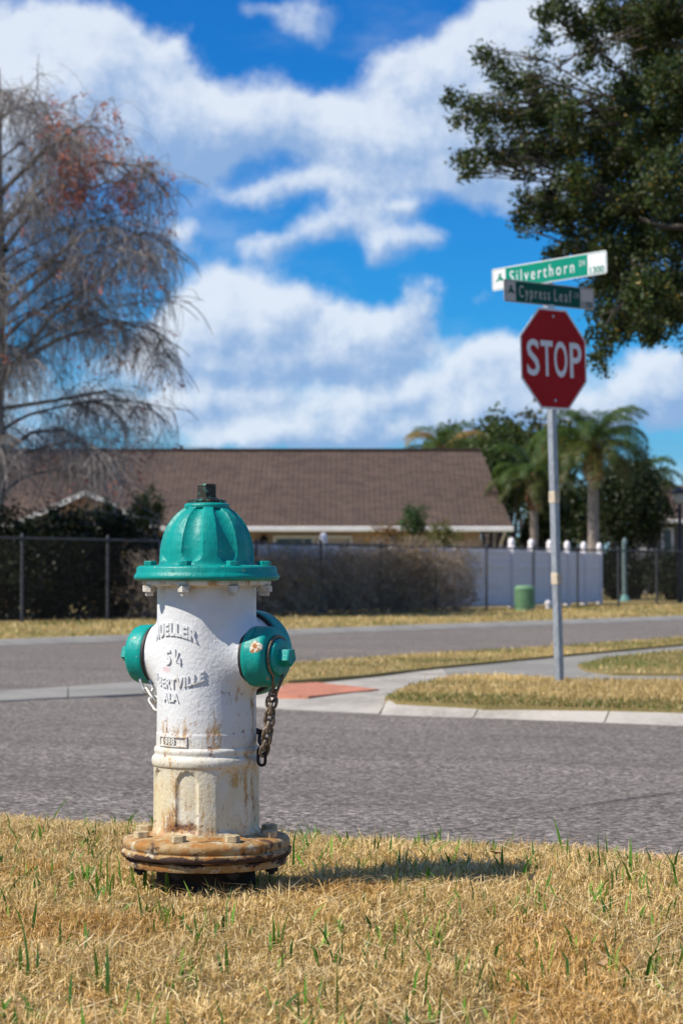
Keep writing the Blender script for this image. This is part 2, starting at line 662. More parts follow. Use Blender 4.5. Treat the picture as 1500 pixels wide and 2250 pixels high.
# near verge
ns, ntt = 150, 70
ss = np.linspace(-9, 11, ns)
tt = np.linspace(0, 1, ntt) ** 1.4 * 9.0
SS, TT = np.meshgrid(ss, tt, indexing='ij')
TW = TT - np.where(TT < .5, edge_wob(SS) * (1 - TT / .5), 0)
X = EC.x + EU.x * SS - EN.x * TW
Y = EC.y + EU.y * SS - EN.y * TW
Z = verge_z(X, Y)
Z[:, 0] -= .06
V = np.stack([X, Y, Z], 2).reshape(-1, 3)
i, j = np.meshgrid(np.arange(ns - 1), np.arange(ntt - 1), indexing='ij')
a = (i * ntt + j).ravel()
Fq = np.stack([a, a + 1, a + ntt + 1, a + ntt], 1)
tag(link('verge', fast_mesh('verge', V, Fq, M_SOIL, smooth=True)), 'dry thatch and soil of the near roadside verge', 'verge', kind='structure')


# near road: from the verge down to the far gutter
def road_z(t):
    return -.055 - .165 * np.clip(t / 6.3, 0, 1)


ss = np.linspace(-16, 40, 57)
tt = np.linspace(-.35, 7.6, 20)
SS, TT = np.meshgrid(ss, tt, indexing='ij')
V = np.stack([EC.x + EU.x * SS + EN.x * TT, EC.y + EU.y * SS + EN.y * TT, road_z(TT)], 2).reshape(-1, 3)
i, j = np.meshgrid(np.arange(56), np.arange(19), indexing='ij')
a = (i * 20 + j).ravel()
road = link('road', fast_mesh('road', V, np.stack([a, a + 20, a + 21, a + 1], 1), M_ASPHALT, smooth=True))
tag(road, 'worn grey asphalt street directly behind the hydrant', 'road', kind='structure')


def on_road(px, py):
    z = -.1
    for _ in range(12):
        p = on(px, py, z)
        z = float(road_z((p - EC).dot(EN)))
    return p


# the crack that runs across the near asphalt
def crack(pxs, w, name='crack'):
    pts = []
    for k in range(len(pxs) - 1):
        a, b = Vector(pxs[k]), Vector(pxs[k + 1])
        for q in range(12):
            pts.append(a.lerp(b, q / 12))
    L, R_ = [], []
    for k, p in enumerate(pts):
        wp = on_road(p.x, p.y)
        jit = random.uniform(-.012, .012)
        ww = w * random.uniform(.35, 1.2)
        d = EN if abs(pxs[0][1] - pxs[-1][1]) < 400 else EU
        L.append(wp + d * (jit - ww) + Vector((0, 0, .004)))
        R_.append(wp + d * (jit + ww) + Vector((0, 0, .004)))
    m = MB()
    n = len(L)
    m.add(L + R_, [(k, k + 1, n + k + 1, n + k) for k in range(n - 1)])
    return m.build(name, M_CRACK, road)


crack([(915, 1842), (1010, 1824), (1180, 1790), (1260, 1778), (1330, 1764), (1420, 1752), (1560, 1733)], .026)
crack([(560, 1640), (800, 1645), (1100, 1668), (1420, 1672), (1600, 1680)], .003, 'crack')

# far road, running away to the right
B0, B1 = on(0, 1407, G), on(1500, 1354, G)
BU = (B1 - B0).normalized()
BN = Vector((-BU.y, BU.x, 0))                  # to the far (left) side of that road


def bw(s, t, z=0.0):
    p = B0 + BU * s + BN * t
    return Vector((p.x, p.y, z))


m = MB()
m.add([bw(-40, -9.5, -.228), bw(220, -9.5, -.228), bw(220, .2, -.228), bw(-40, .2, -.228)], [(0, 1, 2, 3)])
tag(m.build('road', M_ASPHALT), 'pale asphalt cross street running away beyond the corner', 'road', kind='structure')

# far kerb along that road, cast in lengths
fk = MB()
kerb2 = empty('kerb', bw(0, 0, G))
tag(kerb2, 'low concrete kerb along the far side of cross street', 'kerb', kind='structure')
seg = MB()
Lk = 3.0
prof = [(-.22, -.222), (-.14, -.215), (-.04, -.18), (.12, -.160), (.12, -.34), (-.22, -.34)]
pts0 = [BU * .006 + BN * y + Vector((0, 0, z - G)) for y, z in prof]
pts1 = [BU * (Lk - .006) + BN * y + Vector((0, 0, z - G)) for y, z in prof]
seg.rings([pts0, pts1])
kme = seg.mesh('kerb_segment', M_CONC_D)
for k in range(-6, 26):
    o = link('kerb_segment', kme, kerb2)
    o.location = BU * (Lk * k)

# valley gutter where the near street meets the cross street, ramp apron and pavement slabs
def pw(lst, z):
    return [on(p[0], p[1], z if len(p) < 3 else p[2]) for p in lst]


def slab(name, lst, z, mat, parent=None, depth=-.36):
    P = pw(lst, z)
    c = sum(P, Vector()) / len(P)
    P = [p + (c - p).normalized() * .006 for p in P]
    m = MB()
    m.prism([(p.x, p.y) for p in P], depth, [p.z for p in P])
    return m.build(name, mat, parent)


gut = empty('gutter', on(200, 1520, -.2))
gut.location = (0, 0, 0)
tag(gut, 'flat concrete valley gutter crossing the mouth of the street', 'gutter', kind='structure')
slab('gutter_slab', [(-500, 1567), (-180, 1549), (-180, 1529), (-500, 1547)], -.212, M_CONC_D, gut)
slab('gutter_slab', [(-180, 1549), (150, 1532), (150, 1508), (-180, 1529)], -.212, M_CONC_D, gut)
slab('gutter_slab', [(150, 1532), (330, 1523), (420, 1527), (420, 1489), (288, 1498), (150, 1508)], -.212, M_CONC_D, gut)

pav = empty('sidewalk')
tag(pav, 'pale concrete corner pavement with ramp and joints', 'sidewalk', kind='structure')
slab('slab', [(420, 1527, -.212), (520, 1548, -.215), (600, 1556, -.215), (720, 1562, -.215), (833, 1567, -.215), (850, 1538, -.175), (800, 1512, -.185),
              (700, 1500, -.185), (633, 1494, -.185), (520, 1491, -.2), (420, 1489, -.205)], -.2, M_CONC, pav)
slab('slab', [(633, 1494, -.183), (700, 1500, -.183), (800, 1512, -.183), (850, 1538, -.173), (905, 1508), (990, 1489), (967, 1463), (880, 1473), (800, 1482)], G, M_CONC, pav)
slab('slab', [(967, 1463), (990, 1489), (1100, 1487), (1260, 1496), (1300, 1476), (1270, 1460), (1330, 1446), (1300, 1431), (1233, 1438)], G, M_CONC_D, pav)
slab('slab', [(1300, 1431), (1330, 1446), (1500, 1428), (1750, 1408), (2000, 1393), (2000, 1380), (1750, 1396), (1500, 1414)], G, M_CONC_D, pav)
slab('slab', [(1260, 1496), (1500, 1498), (1750, 1502), (1750, 1484), (1500, 1481), (1300, 1476)], G, M_CONC_D, pav)
slab('slab', [(1750, 1502), (2300, 1512), (2300, 1490), (1750, 1484)], G, M_CONC_D, pav)

# kerb in front of the sign's grass island
kerb = empty('kerb')
tag(kerb, 'pale rolled concrete kerb in front of the stop sign', 'kerb', kind='structure')
kb = [(836, 1567), (1040, 1575), (1328, 1585), (1640, 1597), (2000, 1610), (2500, 1628)]
kt = [(852, 1538), (1062, 1550), (1345, 1557), (1660, 1566), (2020, 1576), (2530, 1590)]
for k in range(len(kb) - 1):
    lo = [on(kb[k][0], kb[k][1], -.216), on(kb[k + 1][0], kb[k + 1][1], -.216)]
    hi = [on(kt[k][0], kt[k][1], -.158), on(kt[k + 1][0], kt[k + 1][1], -.158)]
    d = (lo[1] - lo[0]).normalized() * .0045
    lo = [lo[0] + d, lo[1] - d]
    hi = [hi[0] + d, hi[1] - d]
    rings = []
    for e in (0, 1):
        a, b = lo[e], hi[e]
        out = (a - b)
        out.z = 0
        r = [a + out * .25 + Vector((0, 0, -.004)), a, a.lerp(b, .45) + Vector((0, 0, .016)), a.lerp(b, .8) + Vector((0, 0, .011)), b, b + Vector((0, 0, -.2)), a + out * .25 + Vector((0, 0, -.15))]
        rings.append(r)
    mb = MB()
    mb.rings(rings)
    mb.build('kerb_segment', M_CONC, kerb, True, 50)

# tactile paving mat with truncated domes
M_TACT = mat_plain('brick_red_mat', (.45, .185, .115), .8, .15, 5)
tp = [on(600, 1531, -.19), on(677, 1534, -.19), on(832, 1518, -.18), on(700, 1506, -.18), on(627, 1508, -.18)]
_ty = (tp[1].y, tp[3].y)
for p in tp:
    p.z = -.199 + .018 * (p.y - _ty[0]) / (_ty[1] - _ty[0])
tm = empty('tactile_paving', tp[1])
tag(tm, 'brick red dimpled tactile mat set in the kerb ramp', 'tactile paving')
m = MB()
m.prism([(p.x - tp[1].x, p.y - tp[1].y) for p in tp], -.05, [p.z - tp[1].z + .022 for p in tp])
m.build('mat', M_TACT, tm)
m = MB()
poly = [(p.x, p.y) for p in tp]
bx = np.array(poly)
for g0 in np.arange(-2.2, 2.2, .05):
    for g1 in np.arange(-2.2, 2.2, .05):
        gx, gy = bx[:, 0].mean() + g0 * .90 - g1 * .43, bx[:, 1].mean() + g0 * .43 + g1 * .90
        if inside(poly, np.array([[gx, gy]]))[0]:
            zz = -.199 + .018 * (gy - _ty[0]) / (_ty[1] - _ty[0])
            m.lathe([(.012, 0), (.008, .004)], 6, (gx - tp[1].x, gy - tp[1].y, zz - tp[1].z + .0215))
tag(m.build('dome', M_TACT, tm), kind='stuff')

# grass patches beyond: corner island, strip along the cross street, corner lawn, far verge
M_PATCH = M_LAWN
island = [(845, 1533), (905, 1505), (1000, 1486), (1110, 1484), (1240, 1494), (1500, 1496), (1760, 1500), (2300, 1510), (2500, 1588), (2020, 1575), (1660, 1565), (1345, 1556), (1062, 1549), (870, 1540)]
strip = [(500, 1462), (633, 1457), (900, 1437), (1233, 1419), (1500, 1399), (1750, 1384), (2000, 1372), (2000, 1381), (1750, 1397), (1500, 1415), (1233, 1439), (967, 1464), (800, 1483), (633, 1495), (500, 1494)]
lawn2 = [(1268, 1460), (1330, 1444), (1500, 1427), (1750, 1407), (2300, 1380), (2300, 1488), (1750, 1483), (1500, 1480), (1345, 1479), (1285, 1470)]
PATCH = []
for nm, lst, lab in (('lawn', island, 'dry grass island around the foot of the stop sign'), ('lawn', strip, 'narrow dry grass strip between cross street and pavement'),
                     ('lawn', lawn2, 'greener corner lawn behind the forking pavement')):
    P = pw(lst, G + .02)
    mb = MB()
    mb.prism([(p.x, p.y) for p in P], -.36, G + .02)
    tag(mb.build(nm, M_PATCH), lab, 'lawn', kind='structure')
    PATCH.append([(p.x, p.y) for p in P])
fv = [bw(-40, .12), bw(200, .12), bw(200, 60), bw(-40, 60)]
mb = MB()
mb.prism([(p.x, p.y) for p in fv], -.36, G)
tag(mb.build('lawn', M_LAWN), 'dry far verge and yards beyond the cross street', 'lawn', kind='structure')


# ------------------------------------------------------------------ grass blades
def scatter(poly, n):
    b = np.array(poly)
    lo, hi = b.min(0), b.max(0)
    P = RNG.random((n, 2)) * (hi - lo) + lo
    return P[inside(poly, P)]


def near_grass():
    Vs, Fs, Cs = [], [], []
    off = 0

    def put(v, f, c):
        nonlocal off
        Vs.append(v)
        Fs.append(f + off)
        Cs.append(c)
        off += len(v)
    # straw layer: dense where the camera looks, thinner to both sides
    def pts(n, x0, x1, y0, y1):
        return np.stack([RNG.uniform(x0, x1, n), RNG.uniform(y0, y1, n)], 1)
    A = np.concatenate([pts(350000, -1.15, 1.15, 2.45, 5.8), pts(60000, -3.0, -1.15, 2.2, 6.8), pts(60000, 1.15, 3.0, 2.0, 5.0)])
    s = (A[:, 0] - EC.x) * EU.x + (A[:, 1] - EC.y) * EU.y
    t = -((A[:, 0] - EC.x) * EN.x + (A[:, 1] - EC.y) * EN.y)
    ok = t > edge_wob(s) + .0 - RNG.exponential(.012, len(A))
    ok &= ((A[:, 0] + .257) ** 2 + (A[:, 1] - 4.1) ** 2) > .098 ** 2
    # thin spots where the thatch shows
    bare = vnoise(A[:, 0] + 23, A[:, 1] + 31, 7.5, 61) * .6 + vnoise(A[:, 0] + 23, A[:, 1] + 31, 20, 62) * .4
    ok &= (bare > .27) | (RNG.random(len(A)) < .35)
    A = A[ok]
    x, y = A[:, 0], A[:, 1]
    patchy = vnoise(x + 40, y + 40, 5.5, 21)
    fine = vnoise(x + 40, y + 40, 18, 22)
    n = len(A)
    P = np.stack([x, y, verge_z(x, y) - .004], 1)
    clump = vnoise(x + 8, y + 5, 10.5, 63)
    L = RNG.gamma(6, .0032, n) * (.60 + .5 * fine + .45 * clump ** 2)
    W = RNG.uniform(.0013, .0029, n)
    az = RNG.uniform(0, 2 * np.pi, n)
    l0 = np.abs(RNG.normal(.40, .50, n))
    l1 = l0 + np.abs(RNG.normal(.35, .4, n))
    flat = RNG.random(n) < .22
    l0[flat] = RNG.uniform(1.1, 1.5, flat.sum())
    l1[flat] = l0[flat] + .12
    P[flat, 2] += RNG.uniform(.006, .024, flat.sum())
    c = pick(STRAW, n)
    c *= (.86 + .28 * patchy)[:, None]
    rust = vnoise(x + 11, y + 17, 3.0, 31) > .82
    c[rust] *= np.array([.95, .84, .70])
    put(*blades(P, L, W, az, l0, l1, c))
    # runners lying over the thatch
    R_ = pts(2600, -1.3, 1.3, 2.4, 5.6)
    s = (R_[:, 0] - EC.x) * EU.x + (R_[:, 1] - EC.y) * EU.y
    t = -((R_[:, 0] - EC.x) * EN.x + (R_[:, 1] - EC.y) * EN.y)
    R_ = R_[(t > .05 + edge_wob(s)) & (((R_[:, 0] + .257) ** 2 + (R_[:, 1] - 4.1) ** 2) > .2 ** 2)]
    n = len(R_)
    P = np.stack([R_[:, 0], R_[:, 1], verge_z(R_[:, 0], R_[:, 1]) + RNG.uniform(.008, .022, n)], 1)
    l0 = RNG.uniform(1.25, 1.6, n)
    put(*blades(P, RNG.uniform(.05, .13, n), RNG.uniform(.0018, .0032, n), RNG.uniform(0, 6.28, n), l0, l0 + RNG.normal(.05, .15, n), pick(np.array([(.55, .40, .22), (.36, .22, .10), (.70, .56, .34)]), n)))
    # living green blades in small clusters
    k = 3600
    Cc = np.concatenate([pts(int(k * .62), -1.25, 1.25, 2.3, 5.9), pts(int(k * .38), -3.0, 3.0, 2.0, 6.6)])
    w = vnoise(Cc[:, 0] + 70, Cc[:, 1] + 70, 3.2, 41)
    Cc = Cc[RNG.random(len(Cc)) < np.clip((w - .22) * 1.7, .06, 1)]
    reps = RNG.integers(1, 5, len(Cc))
    Q = np.repeat(Cc, reps, 0)
    Q = Q + RNG.normal(0, .012, Q.shape)
    s = (Q[:, 0] - EC.x) * EU.x + (Q[:, 1] - EC.y) * EU.y
    t = -((Q[:, 0] - EC.x) * EN.x + (Q[:, 1] - EC.y) * EN.y)
    Q = Q[(t > edge_wob(s)) & (((Q[:, 0] + .257) ** 2 + (Q[:, 1] - 4.1) ** 2) > .1 ** 2)]
    n = len(Q)
    P = np.stack([Q[:, 0], Q[:, 1], verge_z(Q[:, 0], Q[:, 1])], 1)
    l0 = np.abs(RNG.normal(.30, .38, n))
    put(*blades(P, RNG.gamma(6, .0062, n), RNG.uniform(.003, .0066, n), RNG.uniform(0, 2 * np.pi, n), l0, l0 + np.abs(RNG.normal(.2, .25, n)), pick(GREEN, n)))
    o = link('grass', fast_mesh('grass', np.concatenate(Vs), np.concatenate(Fs), M_GRASS, np.concatenate(Cs)))
    tag(o, 'dry straw coloured grass with green blades on the near verge', 'grass', kind='stuff')


near_grass()


def grit():
    n = 5200
    s = RNG.uniform(-4, 5, n)
    t = RNG.exponential(.10, n) - .02
    P = np.stack([EC.x + EU.x * s + EN.x * t, EC.y + EU.y * s + EN.y * t, road_z(t) + .001], 1)
    r = RNG.gamma(3, .0009, n)
    off = np.array([(1, 0, 0), (-.5, .87, 0), (-.5, -.87, 0), (0, 0, 1.1)])
    V = (P[:, None, :] + off[None] * r[:, None, None] * RNG.uniform(.6, 1.3, (n, 4, 1))).reshape(-1, 3)
    b = (np.arange(n) * 4)[:, None]
    Fc = np.concatenate([b + [0, 1, 3], b + [1, 2, 3], b + [2, 0, 3]], 0)
    c = np.repeat(pick(np.array([(.30, .25, .18), (.20, .16, .12), (.42, .36, .27), (.12, .10, .08)]), n), 4, 0)
    tag(link('gravel', fast_mesh('gravel', V, Fc, M_GRIT, c)), 'loose sand and grit along the near road edge', 'gravel', kind='stuff')


M_GRIT = mat_leaf('grit_stone', 0, .9, .2)
grit()


def far_grass(name, poly, n, z, ln, wd, green, lab):
    Q = scatter(poly, n)
    n = len(Q)
    P = np.stack([Q[:, 0], Q[:, 1], np.full(n, z)], 1)
    g = vnoise(Q[:, 0] + 60, Q[:, 1] + 60, 1.3, 51) * .8 + RNG.random(n) * .5
    c = pick(STRAW, n)
    gm_ = g > (1.15 - green)
    c[gm_] = pick(np.array([(.16, .22, .05), (.24, .26, .07), (.13, .17, .04)]), gm_.sum())
    c *= (.68 + .5 * vnoise(Q[:, 0] + 60, Q[:, 1] + 60, .9, 52))[:, None]
    l0 = np.abs(RNG.normal(.3, .35, n))
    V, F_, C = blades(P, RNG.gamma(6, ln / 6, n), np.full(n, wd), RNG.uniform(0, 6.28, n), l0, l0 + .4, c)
    tag(link(name, fast_mesh(name, V, F_, M_GRASS, C)), lab, 'grass', kind='stuff')


far_grass('grass', PATCH[0], 190000, G + .012, .026, .0055, .30, 'mown dry grass on the island under the stop sign')
far_grass('grass', PATCH[1], 170000, G + .012, .028, .0065, .36, 'mown dry grass on the strip beside cross street')
far_grass('grass', PATCH[2], 80000, G + .012, .03, .007, .58, 'mown greenish grass on the corner lawn')
vq = [bw(-9, .1), bw(40, .1), bw(40, 7.0), bw(-9, 7.0)]
far_grass('grass', [(p.x, p.y) for p in vq], 150000, G - .003, .045, .013, .32, 'mown dry grass on the far verge below the fence')


# ------------------------------------------------------------------ fire hydrant
HY = 4.10
HX = at(454, 1600, HY).x
SC = HY / F


def zh(py):
    return at(456, py, HY).z


HZT = zh(1063)


def rust_masks(nt, o):
    return None


def mat_white_paint():
    m, nt, b, o = new_mat('white_hydrant_paint')
    sep = nn(nt, 'ShaderNodeSeparateXYZ')
    nt.links.new(o, sep.inputs[0])
    z = sep.outputs[2]
    stre = vmath(nt, 'MULTIPLY', o, (1, 1, .28))
    n_big = noise(nt, o, 9, 5, .6)
    n_str = noise(nt, stre, 38, 6, .68)
    n_spot = noise(nt, o, 55, 5, .7)
    n_fine = noise(nt, o, 190, 4, .7)
    col = mixc(nt, mapr(nt, n_big, .35, .7), (.72, .72, .71), (.63, .64, .64))
    # yellowed old enamel on the lower half
    yel = mth(nt, 'MULTIPLY', mapr(nt, z, .36, .17), mapr(nt, n_big, .25, .60, .45, 1.0))
    col = mixc(nt, mth(nt, 'MULTIPLY', yel, .95), col, (.62, .525, .32))
    # ochre stains
    amt = mapr(nt, z, .48, .10, 0.0, 1.0, False)
    th = mth(nt, 'MULTIPLY_ADD', amt, -.115, .582)
    st = mth(nt, 'MULTIPLY', mapr(nt, mth(nt, 'ADD', mth(nt, 'SUBTRACT', n_str, th), mth(nt, 'MULTIPLY', mth(nt, 'SUBTRACT', n_fine, .5), .22)), 0.0, .13), mapr(nt, z, .45, .37))
    col = mixc(nt, mth(nt, 'MULTIPLY', st, .85), col, mixc(nt, mapr(nt, n_spot, .4, .62), (.50, .31, .10), (.29, .125, .03)))
    sp = mth(nt, 'MULTIPLY', mapr(nt, mth(nt, 'ADD', mth(nt, 'MULTIPLY', n_spot, .7), mth(nt, 'MULTIPLY', n_fine, .3)), .575, .635), mapr(nt, z, .44, .36, 0.10, 1))
    col = mixc(nt, mth(nt, 'MULTIPLY', sp, .8), col, (.24, .095, .02))

    # heavy rust around the spalled foot, and rust weeping under the top flange
    def blot(c, r, soft=.55):
        d = vmath(nt, 'LENGTH', vmath(nt, 'MULTIPLY', vmath(nt, 'SUBTRACT', o, c), tuple(1 / k for k in r)))
        return mapr(nt, mth(nt, 'MULTIPLY_ADD', mth(nt, 'SUBTRACT', n_spot, .5), 1.7, d), 1.0, 1.0 - soft)
    foot = blot((-.045, -.095, zh(1812)), (.055, .06, .020))
    col = mixc(nt, mth(nt, 'MULTIPLY', foot, .95), col, mixc(nt, mapr(nt, n_fine, .4, .6), (.34, .15, .03), (.085, .035, .03)))
    flk = blot((-.045, -.10, zh(1828)), (.044, .06, .011), .3)
    col = mixc(nt, flk, col, (.50, .42, .24))
    ring = mth(nt, 'MULTIPLY', mapr(nt, z, zh(1802), zh(1834)), mapr(nt, n_spot, .40, .56))
    col = mixc(nt, mth(nt, 'MULTIPLY', ring, .9), col, (.44, .20, .045))
    top = mth(nt, 'MULTIPLY', mapr(nt, z, zh(1300), zh(1284)), mapr(nt, n_str, .47, .62))
    col = mixc(nt, mth(nt, 'MULTIPLY', top, .85), col, (.42, .22, .06))
    # a scuff of red chalk by the casting marks
    sc = blot((-.074, -.062, zh(1468)), (.016, .02, .008), .8)
    col = mixc(nt, mth(nt, 'MULTIPLY', sc, .38), col, (.55, .14, .18))
    setin(nt, b.inputs['Base Color'], col)
    rr = mixc(nt, mth(nt, 'MAXIMUM', st, sp), .48, .85)
    setin(nt, b.inputs['Roughness'], rr)
    b.inputs['Specular IOR Level'].default_value = .4
    h = mth(nt, 'ADD', noise(nt, o, 130, 4, .55), mth(nt, 'MULTIPLY', noise(nt, vmath(nt, 'MULTIPLY', o, (1, 1, .5)), 300, 3), .5))
    h = mth(nt, 'SUBTRACT', h, mth(nt, 'MULTIPLY', sp, .35))
    bump(nt, b, h, .55, .0022)
    return m


def mat_teal(chips=(), wear=.0):
    m, nt, b, o = new_mat('teal_hydrant_paint')
    n1 = noise(nt, o, 14, 5, .6)
    n2 = noise(nt, o, 75, 6, .68)
    n3 = noise(nt, o, 260, 3, .6)
    col = mixc(nt, mapr(nt, n1, .3, .72), (.0, .225, .19), (.0, .30, .26))
    # chalky fading and grime
    col = mixc(nt, mapr(nt, noise(nt, o, 30, 6, .7), .56, .74, 0, .35), col, (.06, .36, .32))
    col = mixc(nt, mapr(nt, noise(nt, vmath(nt, 'MULTIPLY', o, (1, 1, .4)), 46, 5, .7), .58, .72, 0, .45), col, (.012, .085, .07))
    chip = mapr(nt, mth(nt, 'ADD', mth(nt, 'MULTIPLY', n2, .75), mth(nt, 'MULTIPLY', n1, .25)), .675 - wear, .695 - wear)
    for c, r in chips:
        d = vmath(nt, 'LENGTH', vmath(nt, 'MULTIPLY', vmath(nt, 'SUBTRACT', o, c), tuple(1 / k for k in r)))
        k = mapr(nt, mth(nt, 'MULTIPLY_ADD', mth(nt, 'SUBTRACT', n2, .5), 2.6, d), 1.0, .93)
        chip = mth(nt, 'MAXIMUM', chip, k)
    under = mixc(nt, mapr(nt, noise(nt, o, 120, 4, .6), .42, .56), (.66, .62, .52), (.33, .13, .035))
    col = mixc(nt, chip, col, under)
    setin(nt, b.inputs['Base Color'], col)
    setin(nt, b.inputs['Roughness'], mixc(nt, chip, .42, .85))
    b.inputs['Specular IOR Level'].default_value = .32
    h = mth(nt, 'ADD', mth(nt, 'MULTIPLY', noise(nt, o, 85, 4, .55), 1.0), mth(nt, 'MULTIPLY', n3, .35))
    h = mth(nt, 'ADD', h, mth(nt, 'MULTIPLY', noise(nt, vmath(nt, 'MULTIPLY', o, (1, 1, .12)), 150, 3, .6), .7))
    h = mth(nt, 'SUBTRACT', h, mth(nt, 'MULTIPLY', chip, .3))
    bump(nt, b, h, .45, .0026)
    return m


def mat_flange():
    m, nt, b, o = new_mat('rusted_flange')
    n1 = noise(nt, o, 16, 5, .6)
    n2 = noise(nt, o, 42, 6, .68)
    n3 = noise(nt, vmath(nt, 'MULTIPLY', o, (1, 1, 3.0)), 22, 6, .62)
    col = mixc(nt, mapr(nt, n1, .36, .62), (.42, .315, .17), (.34, .185, .06))
    col = mixc(nt, mapr(nt, n2, .52, .60, 0, .9), col, (.36, .145, .03))
    col = mixc(nt, mapr(nt, noise(nt, o, 26, 6, .7), .53, .60, 0, .9), col, (.075, .038, .025))
    col = mixc(nt, mapr(nt, n2, .44, .36, 0, .8), col, (.56, .49, .35))
    sep = nn(nt, 'ShaderNodeSeparateXYZ')
    nt.links.new(o, sep.inputs[0])
    z = sep.outputs[2]
    # bare brown iron where the rim has been knocked, as an uneven band
    zc, hw = zh(1873), .0125
    band = mth(nt, 'ABSOLUTE', mth(nt, 'DIVIDE', mth(nt, 'SUBTRACT', z, zc), hw))
    bare = mapr(nt, mth(nt, 'SUBTRACT', mth(nt, 'MULTIPLY', n3, 4.2), band), 1.50, 1.66)
    sx = mapr(nt, mth(nt, 'ABSOLUTE', sep.outputs[0]), .16, .15)
    col = mixc(nt, mth(nt, 'MULTIPLY', bare, .97), col, mixc(nt, n2, (.018, .010, .010), (.085, .045, .035)))
    lowb = mapr(nt, mth(nt, 'MULTIPLY', mapr(nt, z, zh(1884), zh(1896)), n2), .50, .58)
    col = mixc(nt, lowb, col, (.045, .025, .02))
    setin(nt, b.inputs['Base Color'], col)
    b.inputs['Roughness'].default_value = .75
    b.inputs['Specular IOR Level'].default_value = .3
    h = mth(nt, 'SUBTRACT', noise(nt, o, 60, 6, .65), mth(nt, 'MULTIPLY', bare, .25))
    bump(nt, b, h, .8, .004)
    return m


M_WHITE = mat_white_paint()
M_FLANGE = mat_flange()
M_IRON = mat_plain('dark_iron', (.030, .022, .018), .8, .4, 40, 0, .6, .3, .004)
M_RUSTBOLT = mat_plain('painted_rusty_bolt', (.46, .36, .21), .8, .35, 60, 0, .6, .3, .003)
M_GASKET = mat_plain('black_gasket', (.02, .018, .017), .6, .3, 60)
M_CHAIN = mat_plain('weathered_chain', (.19, .145, .10), .6, .45, 90, .35, .5, .5, .002)
M_CHAIN_Z = mat_plain('zinc_chain', (.50, .48, .44), .4, .2, 90, .7, .3, .5, .002)


def mat_bronze():
    m, nt, b, o = new_mat('dark_bronze_nut')
    n = noise(nt, o, 110, 5, .7)
    c = mixc(nt, mapr(nt, n, .54, .62), (.030, .026, .018), (.055, .22, .16))
    c = mixc(nt, mapr(nt, n, .42, .36), c, (.12, .085, .04))
    setin(nt, b.inputs['Base Color'], c)
    b.inputs['Roughness'].default_value = .5
    b.inputs['Metallic'].default_value = .35
    bump(nt, b, n, .5, .002)
    return m


M_BRONZE = mat_bronze()
PHI = rad(28)
A_R = Vector((math.cos(PHI), -math.sin(PHI), 0))
A_L = -A_R
A_P = Vector((math.sin(PHI), math.cos(PHI), 0))
ZN = zh(1440)
M_TEAL = mat_teal(wear=.052)
_rc = A_R * (.142)
M_TEAL_R = mat_teal([((_rc.x - .028, _rc.y - .045, ZN + .020), (.013, .03, .011)), ((_rc.x + .0, _rc.y - .047, ZN - .040), (.007, .02, .006))], .05)

hyd = empty('fire_hydrant', (HX, HY, 0))
tag(hyd, 'white and teal fire hydrant with a rusty base on the verge', 'fire hydrant')


def frame(axis):
    """matrix with local z along axis"""
    a = Vector(axis).normalized()
    return a.to_track_quat('Z', 'Y').to_matrix()


def fluted(prof, seg, off, width, depth, z0, z1, soft=.0):
    """rings of a lathe with eight arched flutes between z0 (bottom) and z1 (top, rounded)"""
    rings = []
    for r, z in prof:
        ring = []
        for j in range(seg):
            th = 2 * math.pi * j / seg
            f = ((th - off + math.pi / 8) % (math.pi / 4)) - math.pi / 8      # angle from nearest flute centre
            w = width
            e = 0
            if z0 < z < z1:
                u = abs(f) / w
                arch = min(1.0, (z1 - z) / (w * r * 1.15))
                um = math.sqrt(max(1e-6, 1 - (1 - arch) ** 2))
                foot = min(1.0, (z - z0) / (w * r * .9 * soft)) if soft else min(1, (z - z0) / .008)
                if soft:
                    um = min(um, math.sqrt(max(1e-6, 1 - (1 - foot) ** 2)))
                if u < um:
                    q = 1 - u / um
                    e = min(1, q / .20) ** .5 if not soft else (1 - (1 - q) ** 2) ** .75
                    if not soft:
                        e *= foot
            rr = r - depth * e
            ring.append((rr * math.cos(th), rr * math.sin(th), z))
        rings.append(ring)
    return rings


def px_prof(lst):
    return [(r * SC, zh(y)) for r, y in lst]


def dense(prof, step):
    out = [prof[0]]
    for a, b in zip(prof, prof[1:]):
        d = math.hypot(a[0] - b[0], a[1] - b[1])
        k = max(1, int(d / step))
        for q in range(1, k + 1):
            out.append((a[0] + (b[0] - a[0]) * q / k, a[1] + (b[1] - a[1]) * q / k))
    return out


FRONT = -math.pi / 2
# stub that goes down into the ground
MB().lathe([(.094, -.10), (.094, zh(1912)), (.099, zh(1905)), (.099, zh(1890))], 40).build('standpipe', M_IRON, hyd, True, 40)
# base flange pair
lo = MB().lathe(px_prof([(100, 1896), (165, 1897), (174, 1895), (176, 1890), (176, 1880), (173, 1877.5)]), 96).build('lower_flange', M_FLANGE, hyd, True, 50)
ba = MB().lathe(px_prof([(110, 1877), (176, 1876.5), (183, 1875), (186, 1871), (186.5, 1862), (184.5, 1859.5), (181, 1858.5), (180.5, 1856), (182.5, 1854.5), (182.5, 1844), (180.5, 1839.5), (175, 1836), (168, 1834.5), (160, 1832.5), (126, 1831), (119, 1826)]), 96).build('base_flange', M_FLANGE, hyd, True, 60)


def hexhead(r, h, n=6, b=.0012, rot=0.0):
    mb = MB()
    rings = []
    for rr, z in ((r, 0), (r, h - b), (r - b, h)):
        rings.append([(rr * math.cos(2 * math.pi * j / n + rot), rr * math.sin(2 * math.pi * j / n + rot), z) for j in range(n)])
    return mb.rings(rings)


